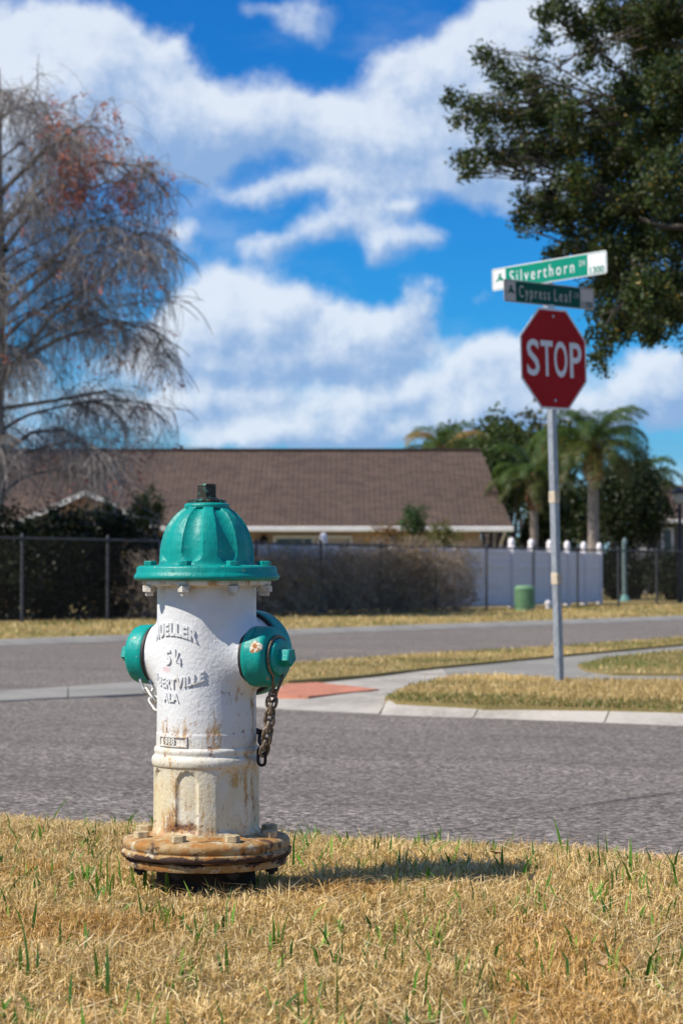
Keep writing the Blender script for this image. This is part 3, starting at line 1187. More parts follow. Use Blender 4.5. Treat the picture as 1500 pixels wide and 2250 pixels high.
bolt_me = hexhead(.0155, .012, 6).mesh('bolt', M_RUSTBOLT)
nut_lo = MB()
nut_lo.lathe([(.006, -.014), (.006, 0)], 10)
nut_lo.rings([[(.013 * math.cos(k * math.pi / 3), .013 * math.sin(k * math.pi / 3), zz) for k in range(6)] for zz in (-.009, 0)])
nut_me = nut_lo.mesh('nut', M_IRON)
for k in range(8):
    a = FRONT + rad(-20 + 46 * 0 + 45 * k)
    o = link('bolt', bolt_me, ba)
    o.location = (.131 * math.cos(a), .131 * math.sin(a), zh(1832.5))
    o.rotation_euler = (0, 0, a + random.random())
    o = link('nut', nut_me, lo)
    o.location = (.134 * math.cos(a), .134 * math.sin(a), zh(1896.5))
    o.rotation_euler = (0, 0, a + random.random())

# lower barrel with arched flutes
prof = dense(px_prof([(123, 1834), (118.5, 1826), (115.5, 1815), (115, 1690), (115.5, 1683), (116.5, 1679)]), .0022)
FL_OFF = FRONT + rad(-18)
MB().rings(fluted(prof, 240, FL_OFF, rad(12.5), .0052, zh(1822), zh(1686))).build('lower_barrel', M_WHITE, hyd, True, 35)
# moulded ring between the barrels
MB().lathe(dense(px_prof([(108, 1684), (116.5, 1681), (119, 1675), (119.7, 1668), (118.5, 1661), (115, 1657.5), (112.8, 1655), (112.8, 1652), (114.3, 1648), (114.3, 1643), (112, 1638.5), (108, 1637)]), .004), 120).build('barrel_ring', M_WHITE, hyd, True, 60)

# upper barrel: one surface that swells into the three nozzle necks
RB = 108.5 * SC


def upper_barrel():
    nz, nth = 170, 288
    z0, z1 = zh(1640), zh(1283)
    V = np.zeros((nz, nth, 3))
    zs = np.linspace(z0, z1, nz)
    th = np.linspace(0, 2 * np.pi, nth, endpoint=False)
    for i, z in enumerate(zs):
        r = RB
        if z < zh(1607):
            r = RB + .0010
        V[i, :, 0] = r * np.cos(th)
        V[i, :, 1] = r * np.sin(th)
        V[i, :, 2] = z
    base = V.copy()
    for ax, rn, fil in ((A_R, 60 * SC, .036), (A_L, 60 * SC, .036), (A_P, 89 * SC, .024)):
        axv = np.array(ax)
        q = base - np.array([0, 0, ZN])
        al = q @ axv
        perp = q - al[..., None] * axv
        d = np.linalg.norm(perp, axis=2)
        t = np.clip((rn + fil - d) / fil, 0, 1)
        h = fil * (1 - np.sqrt(np.clip(1 - t * t, 0, 1)))
        h = np.where(al > 0, h, 0)
        V += h[..., None] * axv
    i, j = np.meshgrid(np.arange(nz - 1), np.arange(nth), indexing='ij')
    a = (i * nth + j).ravel()
    b = (i * nth + (j + 1) % nth).ravel()
    Fq = np.stack([a, b, b + nth, a + nth], 1)
    return link('upper_barrel', fast_mesh('upper_barrel', V.reshape(-1, 3), Fq, M_WHITE, smooth=True), hyd)


ub = upper_barrel()
for ax, rn, ln, nm in ((A_R, 60 * SC, 121 * SC, 'hose_nozzle'), (A_L, 60 * SC, 128 * SC, 'hose_nozzle'), (A_P, 89 * SC, 158 * SC, 'pumper_nozzle')):
    MB().lathe([(rn, .04), (rn, RB * .95), (rn * 1.005, ln - .003), (rn * .97, ln)], 64, (0, 0, ZN), frame(ax)).build(nm, M_WHITE, hyd, True, 50)
# flange on top of the barrel with hanging nuts
tf = MB().lathe(dense(px_prof([(108, 1292), (112, 1288), (135, 1286.5), (140, 1284), (141, 1279), (140, 1274.5), (100, 1274)]), .004), 96).build('top_flange', M_WHITE, hyd, True, 60)
nb = MB()
nb.rings([[(.0125 * math.cos(k * math.pi / 3), .0125 * math.sin(k * math.pi / 3), zz) for k in range(6)] for zz in (-.0115, 0)])
nb.lathe([(.0068, -.0195), (.0078, -.017), (.0078, -.010)], 10)
nb_me = nb.mesh('nut', mat_plain('painted_nut', (.58, .54, .46), .6, .28, 70, 0, .4, .3, .003))
for k in range(8):
    a = FRONT + rad(-17 + 45 * k)
    o = link('nut', nb_me, tf)
    o.location = (.119 * math.cos(a), .119 * math.sin(a), zh(1286.5))
    o.rotation_euler = (0, 0, a + .3 * random.random())

# bonnet
bf = MB().lathe(dense(px_prof([(100, 1275.5), (151, 1275.5), (157, 1273.5), (159.5, 1269.5), (159, 1265), (155.5, 1260), (153.8, 1257), (153.8, 1249), (151, 1244.5), (145, 1243), (104, 1241)]), .004), 120).build('bonnet_flange', M_TEAL, hyd, True, 60)
prof = dense(px_prof([(107, 1243), (104.5, 1238), (103.5, 1228), (102.5, 1208), (99.5, 1190), (94.5, 1172), (87, 1155), (77, 1140), (66, 1128), (57, 1121), (50.5, 1116.5), (48, 1113)]), .0028)
bon = MB().rings(fluted(prof, 288, FRONT + rad(-15), rad(13.5), .0085, zh(1235), zh(1112), 1.0)).build('bonnet', M_TEAL, hyd, True, 40)
MB().lathe(dense(px_prof([(48, 1117), (49.5, 1114), (49.5, 1110), (47, 1107), (42, 1105.5)]), .003), 48).build('bonnet_neck', M_TEAL, hyd, True, 50)
bb_me = hexhead(.0125, .0085, 6).mesh('bolt', M_TEAL)
for k in range(8):
    a = FRONT + rad(-17 + 45 * k)
    o = link('bolt', bb_me, bf)
    o.location = (.117 * math.cos(a), .117 * math.sin(a), zh(1242.5))
    o.rotation_euler = (0, 0, a + random.random())
mb = MB()
mb.rings([[(r * SC * math.cos(k * math.pi / 4 + .25), r * SC * math.sin(k * math.pi / 4 + .25), zh(y)) for k in range(8)] for r, y in ((42.5, 1106.5), (42.5, 1099.5), (40.5, 1098))])
mb.build('hold_down_nut', M_BRONZE, hyd)
mb = MB()
mb.lathe(px_prof([(25, 1099), (25, 1096), (22, 1093.5)]), 24)
mb.rings([[(r * SC * math.cos(k * 2 * math.pi / 5 + .9), r * SC * math.sin(k * 2 * math.pi / 5 + .9), zh(y)) for k in range(5)] for r, y in ((21.5, 1095), (21, 1066), (19, 1063.5))])
mb.build('operating_nut', M_BRONZE, hyd)


# nozzle caps
def cap(ax, r, g0, nm, mat, ln=1.0, nutr=20.5):
    """cap along ax whose gasket sits g0 (px) from the axis"""
    Mx = frame(ax)
    c = (0, 0, ZN)
    u = lambda k: (g0 + k * ln) * SC
    prof = [(r * .97, 1), (r, 3), (r, 12), (r * .995, 30), (r * .98, 44), (r * .95, 50), (r * .87, 55), (r * .62, 57)]
    body = MB().lathe(dense([(a * SC, u(k)) for a, k in prof], .005), 64, c, Mx).build(nm, mat, hyd, True, 55)
    lug = MB()
    MB().lathe([(r * .95 * SC, u(-6)), (r * .985 * SC, u(-5)), (r * .985 * SC, u(2))], 64, c, Mx).build('gasket', M_GASKET, body, True, 50)
    MB().lathe(dense([(a * SC, u(k)) for a, k in ((r * .60, 53), (r * .60, 66), (r * .57, 69.5), (r * .50, 71), (r * .3, 71.5))], .004), 40, c, Mx).build('boss', mat, body, True, 50)
    mb = MB()
    rings = []
    for rr, k in ((nutr, 68), (nutr, 94), (nutr * .93, 97)):
        rings.append([(rr * SC * math.cos(q * 2 * math.pi / 5 + 2.2), rr * SC * math.sin(q * 2 * math.pi / 5 + 2.2), u(k)) for q in range(5)])
    mb.rings(rings, c, Mx)
    mb.build('cap_nut', mat, body)
    # small cast bar near the rim
    up = Vector((0, 0, 1))
    t = ax.cross(up).normalized()
    return body


cap_r = cap(A_R, 66, 122, 'hose_cap', M_TEAL_R, .95)
cap_l = cap(A_L, 66, 130, 'hose_cap', mat_teal(wear=.045), .86)
cap_p = cap(A_P, 98, 162, 'pumper_cap', M_TEAL, 1.1, 22)
# cast bar on the cap nearest the camera
tang = A_R.cross(Vector((0, 0, 1)))
an = rad(52)
rdir = Vector((0, 0, 1)) * math.sin(an) + (-tang if tang.y > 0 else tang) * math.cos(an)
Mx = Matrix((A_R, rdir.cross(A_R), rdir)).transposed()
MB().bbox(Vector((0, 0, ZN)) + A_R * (138 * SC) + rdir * (65.5 * SC), (.008, .026, .006), .0015, Mx).build('cast_bar', M_TEAL, cap_r)


# chains
def link_pts(c, axis, side, L=.030, W=.017, n=20):
    pts = []
    for k in range(n):
        a = 2 * math.pi * k / n
        x, y = math.cos(a), math.sin(a)
        s = 1 if x > 0 else -1
        pts.append(Vector(c) + axis * (s * (L - W) / 2 + x * W / 2) + side * (y * W / 2))
    return pts


def chain(pts, n, mat, L=.028, W=.018, r=.0030, twist=80, start=0):
    ch = empty('chain')
    ch.parent = hyd
    pts = [Vector(p) for p in pts]
    cum = [0]
    for a, b in zip(pts, pts[1:]):
        cum.append(cum[-1] + (b - a).length)
    for k in range(n):
        s = cum[-1] * (k + .5) / n
        q = max(i for i in range(len(cum)) if cum[i] <= s)
        q = min(q, len(pts) - 2)
        p = pts[q].lerp(pts[q + 1], (s - cum[q]) / (cum[q + 1] - cum[q]))
        ax = (pts[q + 1] - pts[q]).normalized()
        si = ax.orthogonal().normalized()
        si = Matrix.Rotation(rad(start + twist * k + random.uniform(-15, 15)), 3, ax) @ si
        MB().loop(link_pts(p, ax, si, L, W), r, 6).build('chain_link', mat, ch, True)
    return ch


def hp(px, py, dy):
    """point in hydrant space: photo pixel, dy metres in front (-) or behind (+) the axis"""
    p = at(px, py, HY + dy)
    return Vector((p.x - HX, dy, p.z))


# wire that clips the chain round the near cap's boss
wr = A_R * ((122 + 57.5) * SC) + Vector((0, 0, ZN))
e1 = A_R.cross(Vector((0, 0, 1))).normalized()
e2 = Vector((0, 0, 1))
# an open ring with both ends running down to the first link
ring = []
for k in range(25):
    a = rad(-90 + 28) + rad(304) * k / 24
    ring.append(wr + (e1 * math.cos(a) + e2 * math.sin(a)) * .0385)
low = hp(600, 1524, -.075)
wire = [low, low.lerp(ring[0], .8)] + ring + [low.lerp(ring[-1], .8) + A_R * .004, low + A_R * .006]
MB().tube(wire, .0030, 6).build('chain_hook', M_CHAIN, cap_r, True)
chain([hp(600, 1522, -.075), hp(594, 1560, -.072), hp(588, 1610, -.066), hp(580, 1655, -.055)], 10, M_CHAIN, L=.024, W=.019, r=.0032, twist=62)
chain([hp(578, 1655, -.05), hp(577, 1622, -.02), hp(568, 1605, .02)], 4, M_GASKET, L=.026, W=.018, r=.003, twist=85)
MB().loop(link_pts(hp(575, 1662, -.048), Vector((0, 0, 1)), Vector((.8, -.6, 0)), .034, .018), .003).build('chain_ring', M_IRON, hyd, True)
chain([hp(318, 1492, .03), hp(331, 1526, .02), hp(349, 1556, .0)], 3, M_CHAIN_Z, L=.037, W=.018, r=.0036, twist=90, start=40)


# casting marks, raised letters wrapped round the barrel
def wrap_text(body, size, ang0, zc, curve, name, mat, parent, depth=.0024, off=.0, sx=1.0, space=1.05, R=RB):
    vs, fs = text_mesh(body, size, depth, off, sx, space)
    # centre on the outline box
    xs = [v.x for v in vs]
    ys = [v.y for v in vs]
    cx, cy = (min(xs) + max(xs)) / 2, (min(ys) + max(ys)) / 2
    out = []
    for v in vs:
        x, y = v.x - cx, v.y - cy
        a = FRONT + ang0 + x / R
        k = curve * (x * x)
        tilt = 1.0
        r = R + v.z
        out.append((r * math.cos(a), r * math.sin(a), zc + y + k))
    return MB().add(out, fs).build(name, mat, parent)


LA = rad(-41)
wrap_text('MUELLER', .0315, LA, zh(1381) + .0005, -4.2, 'raised_lettering', M_WHITE, ub, .0030, .0012, .80, 1.12)
wrap_text('5', .038, LA - rad(4), zh(1441), 0, 'raised_lettering', M_WHITE, ub, .0032, .0008, .85)
wrap_text('1', .019, LA + rad(6.5), zh(1431), 0, 'raised_lettering', M_WHITE, ub, .0030, .0004, .85)
wrap_text('/', .024, LA + rad(9.5), zh(1440), 0, 'raised_lettering', M_WHITE, ub, .0030, .0004, 1.2)
wrap_text('4', .019, LA + rad(12.5), zh(1450), 0, 'raised_lettering', M_WHITE, ub, .0030, .0004, .85)
wrap_text('ALBERTVILLE', .0265, LA + rad(1), zh(1497), 3.4, 'raised_lettering', M_WHITE, ub, .0030, .0006, .80, 1.12)
wrap_text('ALA', .0225, LA, zh(1528), 0, 'raised_lettering', M_WHITE, ub, .0028, .0005, .85, 1.15)
# date plate
pl = MB()
PW, PH, TH = 82 * SC, 24 * SC, 4.2 * SC


def plate_bar(x0, x1, y0, y1, d):
    n = max(1, int((x1 - x0) / .004))
    rings = []
    for k in range(n + 1):
        x = x0 + (x1 - x0) * k / n
        a = FRONT + LA + rad(1) + x / RB
        rings.append([(r * math.cos(a), r * math.sin(a), zh(1622.5) + y) for r, y in ((RB - .001, y0), (RB + d, y0 + .0006), (RB + d, y1 - .0006), (RB - .001, y1))])
    pl.rings(rings)


plate_bar(-PW / 2, PW / 2, PH / 2 - TH, PH / 2, .0036)
plate_bar(-PW / 2, PW / 2, -PH / 2, -PH / 2 + TH, .0036)
plate_bar(-PW / 2, -PW / 2 + TH, -PH / 2 + TH, PH / 2 - TH, .0035)
plate_bar(PW / 2 - TH, PW / 2, -PH / 2 + TH, PH / 2 - TH, .0035)
dp = pl.build('date_plate', M_WHITE, hyd, True, 40)
wrap_text('1988', .0175, LA - rad(2), zh(1622.5), 0, 'date_digits', M_WHITE, dp, .0034, .0004, .9, 1.1, RB + .001)


# ------------------------------------------------------------------ stop sign with street name blades
def mat_sheet(name, col, rough=.6, dirt=.25):
    m, nt, b, o = new_mat(name)
    n = noise(nt, o, 3.5, 5, .6)
    n2 = noise(nt, o, 60, 3, .6)
    c = mixc(nt, mapr(nt, n, .35, .75, 0, dirt), col, tuple(k * .6 for k in col))
    c = mixc(nt, mapr(nt, n2, .55, .8, 0, .15), c, (.4, .38, .34))
    setin(nt, b.inputs['Base Color'], c)
    b.inputs['Roughness'].default_value = rough
    b.inputs['Specular IOR Level'].default_value = .15
    return m


def mat_galv():
    m, nt, b, o = new_mat('galvanised_steel')
    st = voro(nt, vmath(nt, 'MULTIPLY', o, (1, 1, .6)), 55, 'Color')
    sp = nn(nt, 'ShaderNodeSeparateColor')
    nt.links.new(st, sp.inputs[0])
    n = noise(nt, o, 6, 5, .6)
    c = mixc(nt, sp.outputs[0], (.27, .29, .31), (.40, .42, .44))
    c = mixc(nt, mapr(nt, n, .4, .7, 0, .4), c, (.24, .24, .25))
    setin(nt, b.inputs['Base Color'], c)
    b.inputs['Metallic'].default_value = .35
    b.inputs['Roughness'].default_value = .5
    bump(nt, b, noise(nt, o, 40, 3), .15, .002)
    return m


M_GALV = mat_galv()
M_RED = mat_sheet('red_sheeting', (.36, .004, .006))
M_SWHITE = mat_sheet('white_sheeting', (.74, .74, .74))
M_SGREEN = mat_sheet('green_sheeting', (.0, .23, .15))
M_SGREEN_SH = mat_sheet('shaded_green_sheeting', (.0, .075, .055))  # green of the blade turned from the sun, its shade put into the colour
M_SWHITE_SH = mat_sheet('shaded_white_sheeting', (.52, .47, .44))  # white of that same blade, greyed to carry its shade
M_ALU = mat_plain('aluminium_sheet', (.5, .5, .5), .4, .1, 10, .6, .05)
M_TAPE = mat_plain('tan_tape', (.55, .46, .33), .7, .2, 20)

sgb = on(1228, 1499, G + .02)
SS_ = sgb.y / F
sign = empty('stop_sign', sgb, (0, rad(-1.42), 0))
tag(sign, 'red octagonal stop sign with two street name blades on galvanised post', 'stop sign')


def sz(py):
    return (1497 - py) * SS_


TH_S = rad(44)
w = .050
Rz = Matrix.Rotation(TH_S, 3, 'Z')
post = MB()
pt = sz(670)
post.bbox((0, 0, (pt - .3) / 2), (w, w, pt + .3), .004, Rz)
po = post.build('post', M_GALV, sign)
for py in (1091, 1270):
    MB().bbox((0, 0, sz(py)), (w + .006, w + .006, 26 * SS_), .003, Rz).build('tape_band', M_TAPE, po)
# octagon
OC = sz(787)
HF = 223 * SS_ / 2


def ngon_plate(R, n, y0, y1, rot):
    return [[(R * math.cos(rot + 2 * math.pi * k / n), y, R * math.sin(rot + 2 * math.pi * k / n)) for k in range(n)] for y in (y0, y1)]


RO = HF / math.cos(math.pi / 8)
yb = -(w / 2 + .004)
spn = MB()
spn.rings(ngon_plate(RO, 8, yb, yb - .003, math.pi / 8), (0, 0, OC), Rz)
panel = spn.build('sign_panel', M_SWHITE, sign)
MB().rings(ngon_plate(RO * .955, 8, yb - .003, yb - .0045, math.pi / 8), (0, 0, OC), Rz).build('red_face', M_RED, panel)


def flat_text(body, size, c, theta, y, name, mat, parent, sx=1.0, off=0.0, space=1.0, H=None, Wd=None):
    """upright lettering on a plate that faces -y before turning by theta; H and Wd fix the outline's height and width"""
    vs, fs = text_mesh(body, size, .0012, off, sx, space)
    xs, ys = [v.x for v in vs], [v.y for v in vs]
    cx, cy = (min(xs) + max(xs)) / 2, (min(ys) + max(ys)) / 2
    kx = Wd / (max(xs) - min(xs)) if Wd else 1
    ky = H / (max(ys) - min(ys)) if H else 1
    R3 = Matrix.Rotation(theta, 3, 'Z')
    out = [R3 @ Vector(((v.x - cx) * kx + c[0], y - v.z, (v.y - cy) * ky + c[1])) for v in vs]
    return MB().add(out, fs).build(name, mat, parent)


LH = 80 * SS_
flat_text('S', .3, (-HF * .63, OC), TH_S, yb - .0047, 'letter', M_SWHITE, panel, 1, .004, 1, LH, HF * .37)
flat_text('T', .3, (-HF * .22, OC), TH_S, yb - .0047, 'letter', M_SWHITE, panel, 1, .004, 1, LH * .98, HF * .36)
flat_text('O', .3, (HF * .20, OC), TH_S, yb - .0047, 'letter', M_SWHITE, panel, 1, .004, 1, LH, HF * .40)
flat_text('P', .3, (HF * .66, OC), TH_S, yb - .0047, 'letter', M_SWHITE, panel, 1, .004, 1, LH * .98, HF * .36)
for dz in (HF * .84, -HF * .82):
    MB().lathe([(.011, 0), (.011, .004), (.007, .007)], 10, Rz @ Vector((.0, yb - .0045, 0)) + Vector((0, 0, OC + dz)), Rz @ Matrix.Rotation(math.pi / 2, 3, 'X')).build('bolt', M_ALU, panel)


def blade(theta, zc, L, H, face, white, txt, small, num, y, tw, wx):
    R3 = Matrix.Rotation(theta, 3, 'Z')
    b_ = 0.012

    def rr(Lx, Hz, y0, y1, rad_=.018):
        pts = []
        for cx, cz, a0 in ((Lx / 2 - rad_, Hz / 2 - rad_, 0), (-Lx / 2 + rad_, Hz / 2 - rad_, 90), (-Lx / 2 + rad_, -Hz / 2 + rad_, 180), (Lx / 2 - rad_, -Hz / 2 + rad_, 270)):
            for q in range(4):
                a = rad(a0 + 30 * q)
                pts.append((cx + rad_ * math.cos(a), cz + rad_ * math.sin(a)))
        return [[(p[0], yy, p[1]) for p in pts] for yy in (y0, y1)]
    o = MB().rings(rr(L, H, y, y - .003), (0, 0, zc), R3).build('street_name_blade', white, sign)
    x0, x1 = -L / 2 + L * .125, L / 2 - L * .16
    MB().box(R3 @ Vector(((x0 + x1) / 2, y - .0038, 0)) + Vector((0, 0, zc)), (x1 - x0, .0014, H - .014), R3).build('green_field', face, o)
    # thin green outline near the rim
    ol = MB()
    for (cx, cz, sx, szz) in (((x1 + L / 2 - .008) / 2, H / 2 - .0085, L / 2 - x1 - .012, .003), ((x1 + L / 2 - .008) / 2, -H / 2 + .0085, L / 2 - x1 - .012, .003),
                              (L / 2 - .0085, 0, .003, H - .03), (-L / 2 + .0085, 0, .003, H - .03),
                              ((x0 - L / 2 + .008) / 2, H / 2 - .0085, x0 + L / 2 - .012, .003), ((x0 - L / 2 + .008) / 2, -H / 2 + .0085, x0 + L / 2 - .012, .003)):
        ol.box(R3 @ Vector((cx, y - .0036, cz)) + Vector((0, 0, zc)), (sx, .001, szz), R3)
    tag(ol.build('outline', face, o), kind='stuff')
    words = txt.split(' ')
    full = tw * (x1 - x0)
    nch = sum(len(q) for q in words) + .8 * (len(words) - 1)
    xa = x0 + wx * (x1 - x0) - full / 2
    for q in words:
        wd = full * len(q) / nch
        low_tail = 'y' in q
        flat_text(q, .12, (xa + wd / 2, zc - (.010 if low_tail else -.002)), theta, y - .0048, 'lettering', white, o, 1, .0, 1.40, H * .70 if low_tail else H * .54, wd * .96)
        xa += wd + full * .8 / nch
    tag(flat_text(small, .05, (x1 - .045, zc + H * .10), theta, y - .0048, 'lettering', white, o, 1, -.0006, 1.2, H * .24, .052), kind='stuff')
    tag(flat_text(num, .05, ((x1 + L / 2) / 2 - .002, zc - H * .27), theta, y - .0048, 'lettering', face, o, 1, .0004, 1, H * .28, L * .115), kind='stuff')
    # leaf emblem
    lf = [(-.042, -.022), (-.03, -.008), (-.012, .004), (-.004, .03), (.008, .042), (.022, .036), (.014, .022), (.02, .012), (.038, .0), (.046, -.02), (.032, -.012), (.016, -.014), (.0, -.004), (-.012, -.016), (-.024, -.012)]
    ex = -L / 2 + L * .068
    n = len(lf)
    k = H / .16
    v = [R3 @ Vector((ex + p[0] * k, yy, p[1] * k)) + Vector((0, 0, zc)) for yy in (y - .0032, y - .0046) for p in lf]
    MB().add(v, [tuple(range(n, 2 * n))] + [(q, (q + 1) % n, n + (q + 1) % n, n + q) for q in range(n)]).build('leaf_emblem', face, o)
    return o


blade(rad(43), sz(645), 218 * SS_ / math.cos(rad(43)), 49 * SS_, M_SGREEN_SH, M_SWHITE_SH, 'Cypress Leaf', 'CIR', '1100', -.010, .82, .45)
blade(rad(-48), sz(592), 228 * SS_ / math.cos(rad(48)), 50 * SS_, M_SGREEN, M_SWHITE, 'Silverthorn', 'DR', '1300', .0015, .82, .45)
cb = MB()
cb.box((0, 0, sz(619)), (.05, .05, .012), Rz)
cb.box((0, 0, sz(672)), (.058, .058, .03), Rz)
cb.box((0, .004, sz(645)), (.02, .012, 50 * SS_), Rz)
cb.build('blade_bracket', M_ALU, sign)


# ------------------------------------------------------------------ chain link fence along the cross street
M_FPOST = mat_plain('fence_steel', (.055, .058, .065), .7, .2, 12, .1)
M_WIRE = mat_plain('fence_wire', (.045, .045, .045), .7, .1, 12, 0, 0, .1)
FH = 1.34
fa, fb = on(705, 1351, G), on(1068, 1341, G)
FU = (fb - fa)
FU.z = 0
FSP = FU.length / 3
FU.normalize()
FNORM = Vector((-FU.y, FU.x, 0))


def fence_pt(k):
    p = fa + FU * (FSP * k)
    return Vector((p.x, p.y, G))


clf = empty('chain_link_fence', fence_pt(0))
tag(clf, 'grey chain link fence running along the far verge', 'fence')
pm = MB()
pm.tube([(0, 0, -.25), (0, 0, FH + .03)], .026, 10)
pm.lathe([(.030, FH + .02), (.030, FH + .05), (.02, FH + .075), (.004, FH + .085)], 10)
pme = pm.mesh('post', M_FPOST, True, 40)
wm = MB()
pit = .10
for sgn in (1, -1):
    nk = int((FSP + FH) / pit) + 1
    for q in range(nk):
        x0 = q * pit - FH if sgn == 1 else q * pit
        a = [x0, 0.03]
        b_ = [x0 + sgn * (FH - .05), FH - .02]
        # clip to the bay
        def clip(a, b):
            dx, dz = b[0] - a[0], b[1] - a[1]
            t0, t1 = 0.0, 1.0
            for lim, s in ((0.0, 1), (FSP, -1)):
                f0, f1 = s * (a[0] - lim), s * (b[0] - lim)
                if f0 < 0 and f1 < 0:
                    return None
                if f0 < 0:
                    t0 = max(t0, f0 / (f0 - f1))
                elif f1 < 0:
                    t1 = min(t1, f0 / (f0 - f1))
            if t1 - t0 < .01:
                return None
            return (a[0] + dx * t0, a[1] + dz * t0), (a[0] + dx * t1, a[1] + dz * t1)
        c = clip(a, b_)
        if c:
            (xa, za), (xb, zb) = c
            wm.tube([FU * xa + Vector((0, 0, za)), FU * xb + Vector((0, 0, zb))], .0019, 3, False)
wm.tube([FU * .0 + Vector((0, 0, .05)), FU * FSP + Vector((0, 0, .05))], .004, 4)
wme = wm.mesh('wire_mesh', M_WIRE)
rm = MB()
rm.tube([FU * .0 + Vector((0, 0, FH)), FU * FSP + Vector((0, 0, FH))], .021, 8)
rme = rm.mesh('rail', M_FPOST, True, 60)
for k in range(-8, 13):
    loc = fence_pt(k) - fence_pt(0)
    for nm, me in (('post', pme), ('rail', rme), ('wire_mesh', wme)):
        o = link(nm, me, clf)
        o.location = loc
        if nm == 'wire_mesh':
            tag(o, kind='stuff')

# ------------------------------------------------------------------ white vinyl fence
M_VINYL = mat_plain('white_vinyl', (.84, .79, .79), .6, .08, 1.5, 0, .03, .12)
vf = empty('vinyl_fence', (0, 0, 0))
tag(vf, 'white vinyl privacy fence with dome capped posts', 'fence')
vP0 = fb + FU * 2.67 + FNORM * .9
vP0.z = G
vP5 = at(1316, 1330, 56.0)
vP5.z = G
VH = 1.34


def vpost(p, h=VH, wd=.14):
    m = MB()
    m.bbox((0, 0, h / 2 - .1), (wd, wd, h + .28), .01)
    m.bbox((0, 0, h + .055), (wd + .03, wd + .03, .03), .008)
    m.lathe([(wd * .46, h + .07), (wd * .50, h + .10), (wd * .56, h + .14), (wd * .52, h + .19), (wd * .40, h + .23), (wd * .2, h + .255), (.004, h + .262)], 16)
    return m


vpm = vpost(0).mesh('post', M_VINYL, True, 40)


vpl = MB().bbox((0, 0, VH / 2 - .1), (.12, .12, VH + .2), .01).mesh('post', M_VINYL)


def vrun(A, B, n, capped=None):
    d = (B - A)
    L = d.length / n
    d.normalize()
    rz = math.atan2(d.y, d.x)
    R3 = Matrix.Rotation(rz, 3, 'Z')
    nbd = max(3, round((L - .14) / .2))
    bwid = (L - .14) / nbd
    bm_ = MB().bbox((0, 0, VH * .5 - .02), (bwid - .006, .028, VH - .14), .003, R3).mesh('board', M_VINYL)
    rl = MB()
    rl.bbox((0, 0, 0), (L - .13, .055, .10), .008, R3)
    rlm = rl.mesh('rail', M_VINYL)
    for k in range(n + 1):
        o = link('post', vpm if capped is None or k in capped else vpl, vf)
        o.location = A + d * (L * k)
        o.rotation_euler = (0, 0, rz)
        if k < n:
            for q in range(nbd):
                o = link('board', bm_, vf)
                o.location = A + d * (L * k + .07 + bwid * (q + .5))
            for hz in (.14, VH * .72, VH - .06):
                o = link('rail', rlm, vf)
                o.location = A + d * (L * (k + .5)) + Vector((0, 0, hz))


vrun(vP0, vP5, 5)
vL = vP0 - FU * 12.5
vrun(vL, vP0, 5, (2, 5))
# remove the doubled corner post
_posts = [o for o in vf.children if o.name.startswith('post') and (o.location - vP0).length < .02]
for o in _posts[1:]:
    bpy.data.objects.remove(o)

# ------------------------------------------------------------------ small roadside things
M_UGREEN = mat_plain('utility_green', (.13, .25, .135), .55, .12, 6, 0, .1)
up = on(1152, 1342, G)
k = up.y / F
ped = empty('utility_pedestal', up)
tag(ped, 'rounded green ribbed utility pedestal before the white fence', 'utility box')
rr_ = 22.5 * k
hh = 56 * k
mb = MB()
mb.lathe([(rr_ * .98, -.05), (rr_ * .98, hh * .86), (rr_ * .95, hh * .93), (rr_ * .8, hh * .98), (rr_ * .4, hh), (.004, hh)], 28)
mb.build('body', M_UGREEN, ped, True, 50)
for q in range(7):
    z = hh * (.18 + .105 * q)
    MB().lathe([(rr_ * .97, z), (rr_ * 1.05, z + .012), (rr_ * 1.05, z + .030), (rr_ * .97, z + .042)], 28, cap=False).build('rib', M_UGREEN, ped, True, 40)
wp = on(1203, 1338, G)
cl = MB()
cl.lathe([(.055, -.05), (.055, .10), (.075, .10), (.075, .15), (.05, .175), (.004, .18)], 14)
cl.lathe([(.02, .17), (.02, .2), (.004, .205)], 8)
tag(cl.build('cleanout_pipe', M_VINYL, None, True, 40), 'short white capped pipe sticking up by the vinyl fence', 'pipe').location = wp

gp = on(1372, 1321, G)
gpo = empty('fence_post', gp)
tag(gpo, 'lone grey green post with flared foot by dark hedge', 'post')
M_GPOST = mat_plain('grey_green_post', (.12, .17, .17), .6, .2, 6)
kk = gp.y / F
MB().tube([(0, 0, -.2), (-.02, 0, 128 * kk)], [.075, .065], 12).build('post_shaft', M_GPOST, gpo, True, 50)
MB().lathe([(.17, -.05), (.17, .03), (.13, .07), (.10, .16), (.08, .19)], 16).build('foot', mat_plain('verdigris_foot', (.11, .25, .23), .6, .2, 10), gpo, True, 50)
MB().lathe([(.075, 124 * kk), (.085, 128 * kk), (.06, 136 * kk), (.004, 140 * kk)], 12).build('cap', M_GPOST, gpo, True, 50)

